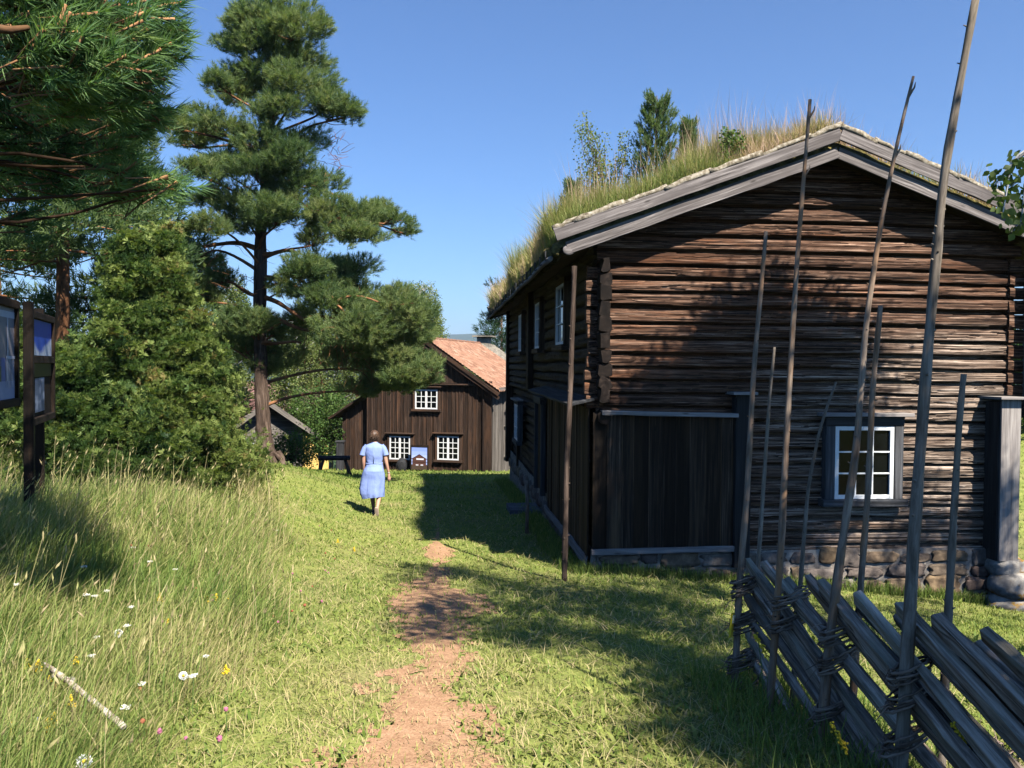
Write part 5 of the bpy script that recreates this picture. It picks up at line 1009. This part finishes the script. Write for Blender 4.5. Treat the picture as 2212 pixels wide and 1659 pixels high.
V_, T_ = shoot(7, .03, .075, .012, .5, 44); dd = inball(420, 1); dd = dd[(dd[:, 1] < .5)]; pos = np.array([0, .0, 1.635])+dd*np.array([.088, .1, .092]); dn = nrm(dd*np.array([.5, .5, .1])+np.array([0, -.1, -.9])); m.scatter(V_, T_, pos, dn, rng.uniform(.3, .5, len(pos)), rng.random(len(pos)))
t = NT('brown_hair'); _n = t.noise(t.map(t.attr('tc').outputs['Vector'], (40, 40, 6)), 1, 5); M_HAIR = t.fin(t.ramp(_n, [(.35, (.035, .018, .01)), (.65, (.13, .072, .042))]), .5, t.bump(_n, .6, .01), .4); m.build('hair', M_HAIR, woman, True)
t = NT('shoe_canvas'); M_SHOE = t.fin((.11, .10, .10), .8); t = NT('pale_shoe_sole'); M_SOLE = t.fin((.55, .42, .3), .8)
for (c, rot, nm) in (((.072, -.175, .095), math.radians(66), 1), ((-.03, .24, .03), 0, 0)):
    m = MB(); m.blob((0, 0, .02), (.042, .125, .042), amp=.05, sub=3); o = m.build('shoe', M_SHOE, woman, True); o.location = c; o.rotation_euler = (-rot, 0, 0)
    m = MB(); m.blob((0, 0, -.012), (.045, .132, .014), amp=.02, sub=3, boxy=.7); m.build('sole', M_SOLE, o, True)
m = MB(); m.tube([(.292+.026*math.cos(a), .02+.026*math.sin(a), .872) for a in np.linspace(0, 6.283, 16)], .006, 6, cap=False); t = NT('silver_band'); m.build('bracelet', t.fin((.6, .6, .6), .3, None, .5, .8), woman, True)
m = MB(); m.box((0, 0, -.02), (.03, .04, .09), ax=2, col=.2, ch=.3); m.tube([(0, 0, -.06), (-.008, 0, -.13), (-.012, .0, -.2)], [.006, .005, .004], 6); o = m.build('sunglasses_case', M_DGREY); o.location = PB+np.array([.283, .035, .735]); tag(o, 'small black case with a dangling strap in the hand of the person', 'case')

# ---------------------------------------------------------------- lawn, meadow, flowers
def infoot(X, Y):
    u = (X-HO[0])*HU[0]+(Y-HO[1])*HU[1]; v = (X-HO[0])*HW[0]+(Y-HO[1])*HW[1]; a = (u > -.02) & (u < 5.75) & (v > .0) & (v < 13.8)
    c, s_ = math.cos(FA), math.sin(FA); x = (X-FO[0])*c+(Y-FO[1])*s_; y = -(X-FO[0])*s_+(Y-FO[1])*c; return a | ((x < .1) & (x > -FW-1.3) & (y > 0) & (y < 9.5))
_mY = [2, 4, 6, 8, 10, 12, 14, 17, 22, 30]; _mX = [-1.15, -1.45, -1.85, -2.25, -2.75, -3.3, -4.0, -6.2, -12, -20]
def meadowness(X, Y): return S((np.interp(Y, _mY, _mX)+.5*(fbm(X*.9, Y*.5, 13)-.5)*2-X)/1.1+.45)
def sample(n, y0, y1, power, xpad=1.6, xl=-.66, xr=.66):
    t_ = rng.random(n); e = 2-power
    Y = (y0**e+(y1**e-y0**e)*t_)**(1/e) if abs(e) > 1e-3 else y0*(y1/y0)**t_
    X = (xl*Y-xpad)+rng.random(n)*((xr-xl)*Y+2*xpad); return X, Y
def place(X, Y, sink=.0): return np.column_stack([X, Y, gz(X, Y)-sink])
lawn = MB()
X, Y = sample(330000, 2.4, 36, 1.9); k = ~infoot(X, Y); X, Y = X[k], Y[k]
pmv = pathmask(X, Y); md = meadowness(X, Y); cl = fbm(X*1.6, Y*1.6, 51)
k = (rng.random(len(X)) < np.where(pmv > .42, .2+.6*S((.9-pmv)/.45), 1-.45*S((pmv-.15)/.3)))*(rng.random(len(X)) < 1-.5*md)*(rng.random(len(X)) < .5+1.*cl); X, Y, pmv = X[k], Y[k], pmv[k]
n = len(X); big = fbm(X*.55+3, Y*.55, 61); wd = .0036+.00075*Y
tint = .45+.8*(big-.5)+.3*S((pmv+.35)/.7)+rng.normal(0, .15, n)+.03*np.clip(8-Y, -6, 6)*.5
lawn.blades(place(X, Y, .01), rng.uniform(.016, .06, n)*(1+.035*Y)*(.6+.8*fbm(X*2.5, Y*2.5, 71)), wd*rng.uniform(.7, 1.3, n), rng.uniform(0, 6.283, n), rng.uniform(.3, .97, n), tint)
# clover and plantain leaves among the lawn
X, Y = sample(30000, 2.4, 15, 1.9); k = ~infoot(X, Y) & (fbm(X*1.1, Y*1.1, 81) > .47) & (pathmask(X, Y) < .5+.15*rng.random(len(X))); X, Y = X[k], Y[k]; n = len(X)
lawn.blades(place(X, Y, .0), rng.uniform(.03, .085, n), rng.uniform(.012, .028, n), rng.uniform(0, 6.283, n), rng.uniform(.6, .97, n), np.clip(.42+rng.normal(0, .16, n), 0, .8))
tag(lawn.build('lawn_grass', M_GRASS), kind='stuff')
mead = MB()
X, Y = sample(300000, 2.3, 24, 1.75, 1.6, -.68, .1); md = meadowness(X, Y); k = (rng.random(len(X)) < md*(.55+.7*fbm(X*1.2, Y*1.2, 91))); X, Y, md = X[k], Y[k], md[k]; n = len(X)
ht = (.07+.20*S((md-.35)/.6))*(.55+.85*fbm(X*.9, Y*.9, 92))*(1+.5*S((Y-6)/5)); az = rng.normal(.5, 1.1, n)
mead.blades(place(X, Y, .01), ht*rng.uniform(.45, 1.5, n), (.0034+.0006*Y)*rng.uniform(.6, 1.35, n), az, rng.uniform(.25, .96, n), np.clip(.52+.7*(fbm(X*.8, Y*.8, 95)-.5)+rng.normal(0, .22, n)+.12*S((Y-8)/4), 0, .9))
X, Y = sample(7500, 2.4, 20, 1.5, 1.6, -.68, 0); md = meadowness(X, Y); k = rng.random(len(X)) < (md-.25)*(.25+.75*S((Y-6.5)/4))*(.4+1.1*fbm(X*.8, Y*.8, 97)); X, Y = X[k], Y[k]; n = len(X)
Xd, Yd = sample(60000, 2.3, 18, 1.8, 1.4, -.66, .3); kd = ~infoot(Xd, Yd) & (pathmask(Xd, Yd) < .25+.5*rng.random(len(Xd))**3) & (rng.random(len(Xd)) < fbm(Xd*1.5, Yd*1.5, 131)*1.1); Xd, Yd = Xd[kd], Yd[kd]; nd = len(Xd)
mead.blades(place(Xd, Yd, -.012), rng.uniform(.05, .2, nd), (.003+.0005*Yd)*rng.uniform(.6, 1.2, nd), rng.uniform(0, 6.283, nd), rng.uniform(.9, .995, nd), np.clip(rng.normal(.84, .13, nd), .4, 1))
hh = rng.uniform(.4, .85, n)*(.75+.5*S((Y-7)/4)); az = rng.normal(.5, 1.2, n); ln = rng.uniform(.08, .6, n); pos = place(X, Y); mead.blades(pos, hh, .0028+.00042*Y, az, ln, np.clip(.82+rng.normal(0, .12, n), .5, 1))
d = np.column_stack([np.cos(az)*ln, np.sin(az)*ln, np.sqrt(1-ln**2)]); hd = np.array([[0, -.5, 0], [.5, 0, .12], [0, .5, .12], [-.5, 0, .12], [0, 0, 1.]]); hv = np.array([[0, 0, -.1], [.13, 0, .25], [-.065, .11, .35], [-.065, -.11, .3], [0, 0, 1.]]); ht_ = np.array([[0, 1, 2], [0, 2, 3], [0, 3, 1], [1, 4, 2], [2, 4, 3], [3, 4, 1]])
mead.scatter(hv, ht_, pos+d*(hh*.84)[:, None], d+np.column_stack([np.cos(az), np.sin(az), 0*az])*.25, rng.uniform(.03, .06, n)*(1+.03*Y), np.clip(.86+rng.normal(0, .1, n), .6, 1))
# a few long stalks in the near left corner and rank grass round the fence foot
for (x, y, tx, ty) in ((480, 2560, 545, 2380), (640, 2500, 760, 2300), (160, 2420, 300, 2120), (420, 2400, 620, 2060), (60, 2300, 120, 2000), (200, 2350, 260, 2160), (20, 2500, 170, 2110), (330, 2500, 560, 2020)):
    a = G(x/1.8228, min(y/1.8228, 1640)+60); b = P(tx/1.8228, ty/1.8228, a[1]+.08); mead.tube([a, (a*.5+b*.5)+np.array([.01, 0, .02]), b], [.0022, .002, .0015], 4, col=.85); mead.blob(b, (.006, .006, .035), sub=1, col=.9)
X = rng.uniform(1.15, 2.1, 6000); Y = rng.uniform(2.6, 5.6, 6000); k = rng.random(6000) < .3+.6*(fbm(X*3, Y*3, 99)); X, Y = X[k], Y[k]; n = len(X); mead.blades(place(X, Y), rng.uniform(.06, .26, n), .006, rng.uniform(0, 6.283, n), rng.uniform(.2, .85, n), np.clip(rng.normal(.3, .14, n), 0, .8))
w1 = rng.uniform(-.3, 5.7, 5000); pos = HO*np.array([1, 1, 0])+np.outer(w1, HU)+np.outer(rng.uniform(-.3, -.1, 5000), HW); pos[:, 2] = gz(pos[:, 0], pos[:, 1]); mead.blades(pos, rng.uniform(.05, .22, 5000), .008, rng.uniform(0, 6.283, 5000), rng.uniform(.1, .7, 5000), rng.normal(.35, .14, 5000))
w1 = rng.uniform(0, 13.5, 4000); pos = HO*np.array([1, 1, 0])+np.outer(rng.uniform(-.45, -.05, 4000), HU)+np.outer(w1, HW); pos[:, 2] = gz(pos[:, 0], pos[:, 1]); mead.blades(pos, rng.uniform(.05, .2, 4000), .011, rng.uniform(0, 6.283, 4000), rng.uniform(.1, .8, 4000), rng.normal(.35, .14, 4000))
tag(mead.build('meadow_grass', M_MEADOW), kind='stuff')

def cm_paint(name, c, r=.7): t = NT(name); return t.fin(c, r, None, .2)
M_PETAL = cm_paint('white_petal', (.8, .8, .78)); M_YEL = cm_paint('yellow_petal', (.75, .5, .03)); M_PINK = cm_paint('clover_pink', (.4, .13, .2)); M_STEM = cm_paint('green_stem', (.09, .16, .04)); M_BLUE = cm_paint('blue_petal', (.2, .2, .7)); M_FLUFF = cm_paint('seed_fluff', (.55, .5, .46)); M_DRY = cm_paint('dry_stem', (.4, .22, .1)); M_CREAM = cm_paint('cream_flower', (.72, .7, .58)); M_RUST = cm_paint('rusty_seed', (.3, .1, .05))
PHX = 1/1.8228
def stem_to(m, q, top, r=.002): m.tube([(0, 0, 0), (top-q)*np.array([.35, .35, .55]), top-q], [r*1.2, r, r*.8], 5, cap=False)
def flower(name, cat, label, group, px_, py_, hgt, kind, sc_=1.0):
    """the head stands at the photo pixel; the root is straight below it on the ground"""
    g = G(px_*PHX, py_*PHX); d = ray(px_*PHX, py_*PHX); t_ = g[1]/d[1]
    for _ in range(30):
        p = CAM+d*t_; hgt_ = p[2]-gz(p[0], p[1])
        if hgt_ >= hgt: break
        t_ *= .985
    p = CAM+d*t_; q = np.array([p[0]+rng.normal(0, .01), p[1]+.01, gz(p[0], p[1])]); e = empty(name, q, 0, label, cat, group); m = MB(); stem_to(m, q, p); m.build('stem', M_STEM if kind != 'clock' else M_DRY, e)
    h = p-q; m = MB(); nrmv = nrm(CAM-p+np.array([0, 0, 1.]))
    ax = nrm(np.cross(nrmv, (0, 0, 1))); ay = np.cross(nrmv, ax)
    if kind == 'daisy':
        for k in range(15):
            a = k*6.283/15; dr = ax*math.cos(a)+ay*math.sin(a); s_ = (-ax*math.sin(a)+ay*math.cos(a))*.0055*sc_; L = .021*sc_*rng.uniform(.9, 1.1); o = h+dr*.005*sc_; m.add([o-s_*.5, o+s_*.5, o+dr*L*.7+s_, o+dr*L-nrmv*.002, o+dr*L*.7-s_], [(0, 1, 2, 4)], [(0, 4, 3)] if 0 else [(2, 3, 4), (0, 2, 4)])
        m.build('petals', M_PETAL, e); m = MB(); m.blob(h+nrmv*.002, (.008*sc_,)*3, sub=2, amp=.05); m.build('disc', M_YEL, e, True)
    elif kind == 'yarrow':
        for k in range(34):
            a = rng.uniform(0, 6.283); r = .032*sc_*math.sqrt(rng.random()); m.blob(h+np.array([math.cos(a)*r, math.sin(a)*r, rng.normal(0, .003)-r*.12]), (.0062*sc_, .0062*sc_, .004*sc_), sub=1, amp=.1)
        m.build('flower_head', M_CREAM, e)
    elif kind == 'spike':
        for k in range(40):
            z = rng.random(); m.blob(h+np.array([rng.normal(0, .009*(1.2-z)), rng.normal(0, .009*(1.2-z)), .02-.1*sc_*(1-z)]), (.006, .006, .006), sub=1, amp=.1)
        m.build('flower_head', M_YEL, e)
    elif kind == 'clock':
        V_, T_ = shoot(6, .002, .024, .0012, 1.2, 3); n = 90; dd = nrm(rng.normal(size=(n, 3))); m.scatter(V_, T_, np.repeat(h[None], n, 0), dd, rng.uniform(.8, 1.1, n)*sc_, rng.random(n)); m.blob(h, (.005,)*3, sub=1); m.build('seed_head', M_FLUFF, e)
    elif kind == 'bell': m.blob(h, (.009, .009, .012), sub=2, amp=.15); m.build('flower_head', M_BLUE, e, True)
    else: m.blob(h, (.0105*sc_, .0105*sc_, .0115*sc_), sub=2, amp=.45, freq=5); m.build('flower_head', M_PINK if kind == 'clover' else M_RUST, e)
    return e
for (x, y, s_, lb) in ((332, 2998, 1.25, 'large white daisy with a yellow eye at the bottom edge below the fallen stick'), (466, 2493, 1.1, 'side facing white daisy beside yarrow in the middle of the meadow'), (722, 2660, 1.0, 'small white daisy nearest the mown lawn')): flower('daisy', 'daisy', lb, 'white daisies in the meadow', x, y, .13, 'daisy', s_)
for (x, y) in ((330, 2230), (340, 2340), (375, 2345), (420, 2325), (518, 2388), (500, 2462), (380, 2508), (560, 2690), (762, 2658), (492, 2782), (590, 2210), (525, 2155), (690, 2240), (1092, 2088), (812, 2582), (360, 2580), (65, 2300), (50, 2258)): flower('yarrow', 'yarrow', 'flat white yarrow head standing above the meadow grass', 'white yarrow heads in the meadow', x, y, rng.uniform(.16, .26), 'yarrow', rng.uniform(.5, .8))
for (x, y) in ((630, 2345), (815, 2355), (852, 2348), (898, 2345), (106, 2608), (152, 2612), (205, 2640), (278, 2752), (215, 2822), (185, 2842), (50, 2858), (890, 2632), (660, 2445), (1330, 2128), (1395, 2160), (300, 2600)): flower('yellow_bedstraw', 'wildflower', 'small yellow flower spike among the meadow grass', 'yellow flower spikes in the meadow', x, y, rng.uniform(.08, .16), 'spike', rng.uniform(.4, .8))
for k in range(46):
    x, y = rng.uniform(500, 1330), rng.uniform(2050, 2450)
    if k > 38: x, y = rng.uniform(100, 900), rng.uniform(2600, 2950)
    flower('red_clover', 'clover', 'round pinkish clover head low in the meadow grass', 'pink clover heads in the meadow', x, y, rng.uniform(.08, .17), 'clover' if k % 3 else 'rust', rng.uniform(.8, 1.25))
for (x, y, lb) in ((216, 2658, 'closed pale seed head of a dandelion just left of the fluffy one'), (280, 2680, 'round fluffy dandelion seed head above the pointed stick end')): flower('dandelion_clock', 'seed head', lb, 'dandelion seed heads', x, y, .17, 'clock', .75 if x < 250 else 1.05)
for (x, y) in ((168, 2780), (145, 2832), (20, 2955), (320, 2775)): flower('harebell', 'wildflower', 'tiny blue bell flower in the lower left meadow', 'blue bell flowers', x, y, .1, 'bell')
for (px_, py_, Y, lb) in ((1632, 1372, 4.6, 'drooping goldenrod spray poking between fence rails'), (2060, 1560, 3.3, 'goldenrod spray hanging in front of the fence rails near the thick pole'), (1568, 1570, 4.6, 'goldenrod stem in dark grass at the foot of the end pole'), (1795, 1560, 3.5, 'long yellow goldenrod spray bending before the third pole')):
    tp_ = P(px_, py_, Y); q = np.array([tp_[0]+.05, tp_[1], gz(tp_[0], tp_[1])]); e = empty('goldenrod', q, 0, lb, 'wildflower', 'goldenrod by the fence'); m = MB(); h = tp_-q; pts = np.array([(0, 0, 0), h*np.array([.2, .2, .6]), h*np.array([.7, .7, .95]), h]); m.tube(pts, [.003, .003, .002, .0015], 5); m.build('stem', M_STEM, e); m = MB()
    for k in range(60): f = rng.random(); c = h+np.array([.07*f, .0, -.13*f])+rng.normal(0, .007, 3); m.blob(c, (.0055,)*3, sub=1, amp=.15)
    m.build('flower_head', M_YEL, e)

# ---------------------------------------------------------------- air
m = MB(); x0, x1, y0, y1, z0, z1 = -5400, 5400, -60, 7600, -75, 330
m.add([(x0, y0, z0), (x1, y0, z0), (x1, y1, z0), (x0, y1, z0), (x0, y0, z1), (x1, y0, z1), (x1, y1, z1), (x0, y1, z1)], [(0, 3, 2, 1), (4, 5, 6, 7), (0, 1, 5, 4), (1, 2, 6, 5), (2, 3, 7, 6), (3, 0, 4, 7)])
hm = bpy.data.materials.new('air'); hm.use_nodes = True; hm.node_tree.nodes.clear(); _o = hm.node_tree.nodes.new('ShaderNodeOutputMaterial'); _v = hm.node_tree.nodes.new('ShaderNodeVolumePrincipled'); _v.inputs['Color'].default_value = (.72, .86, 1, 1); _v.inputs['Density'].default_value = .00016; _v.inputs['Anisotropy'].default_value = .2; hm.node_tree.links.new(_v.outputs[0], _o.inputs['Volume'])
tag(m.build('haze', hm), kind='stuff')
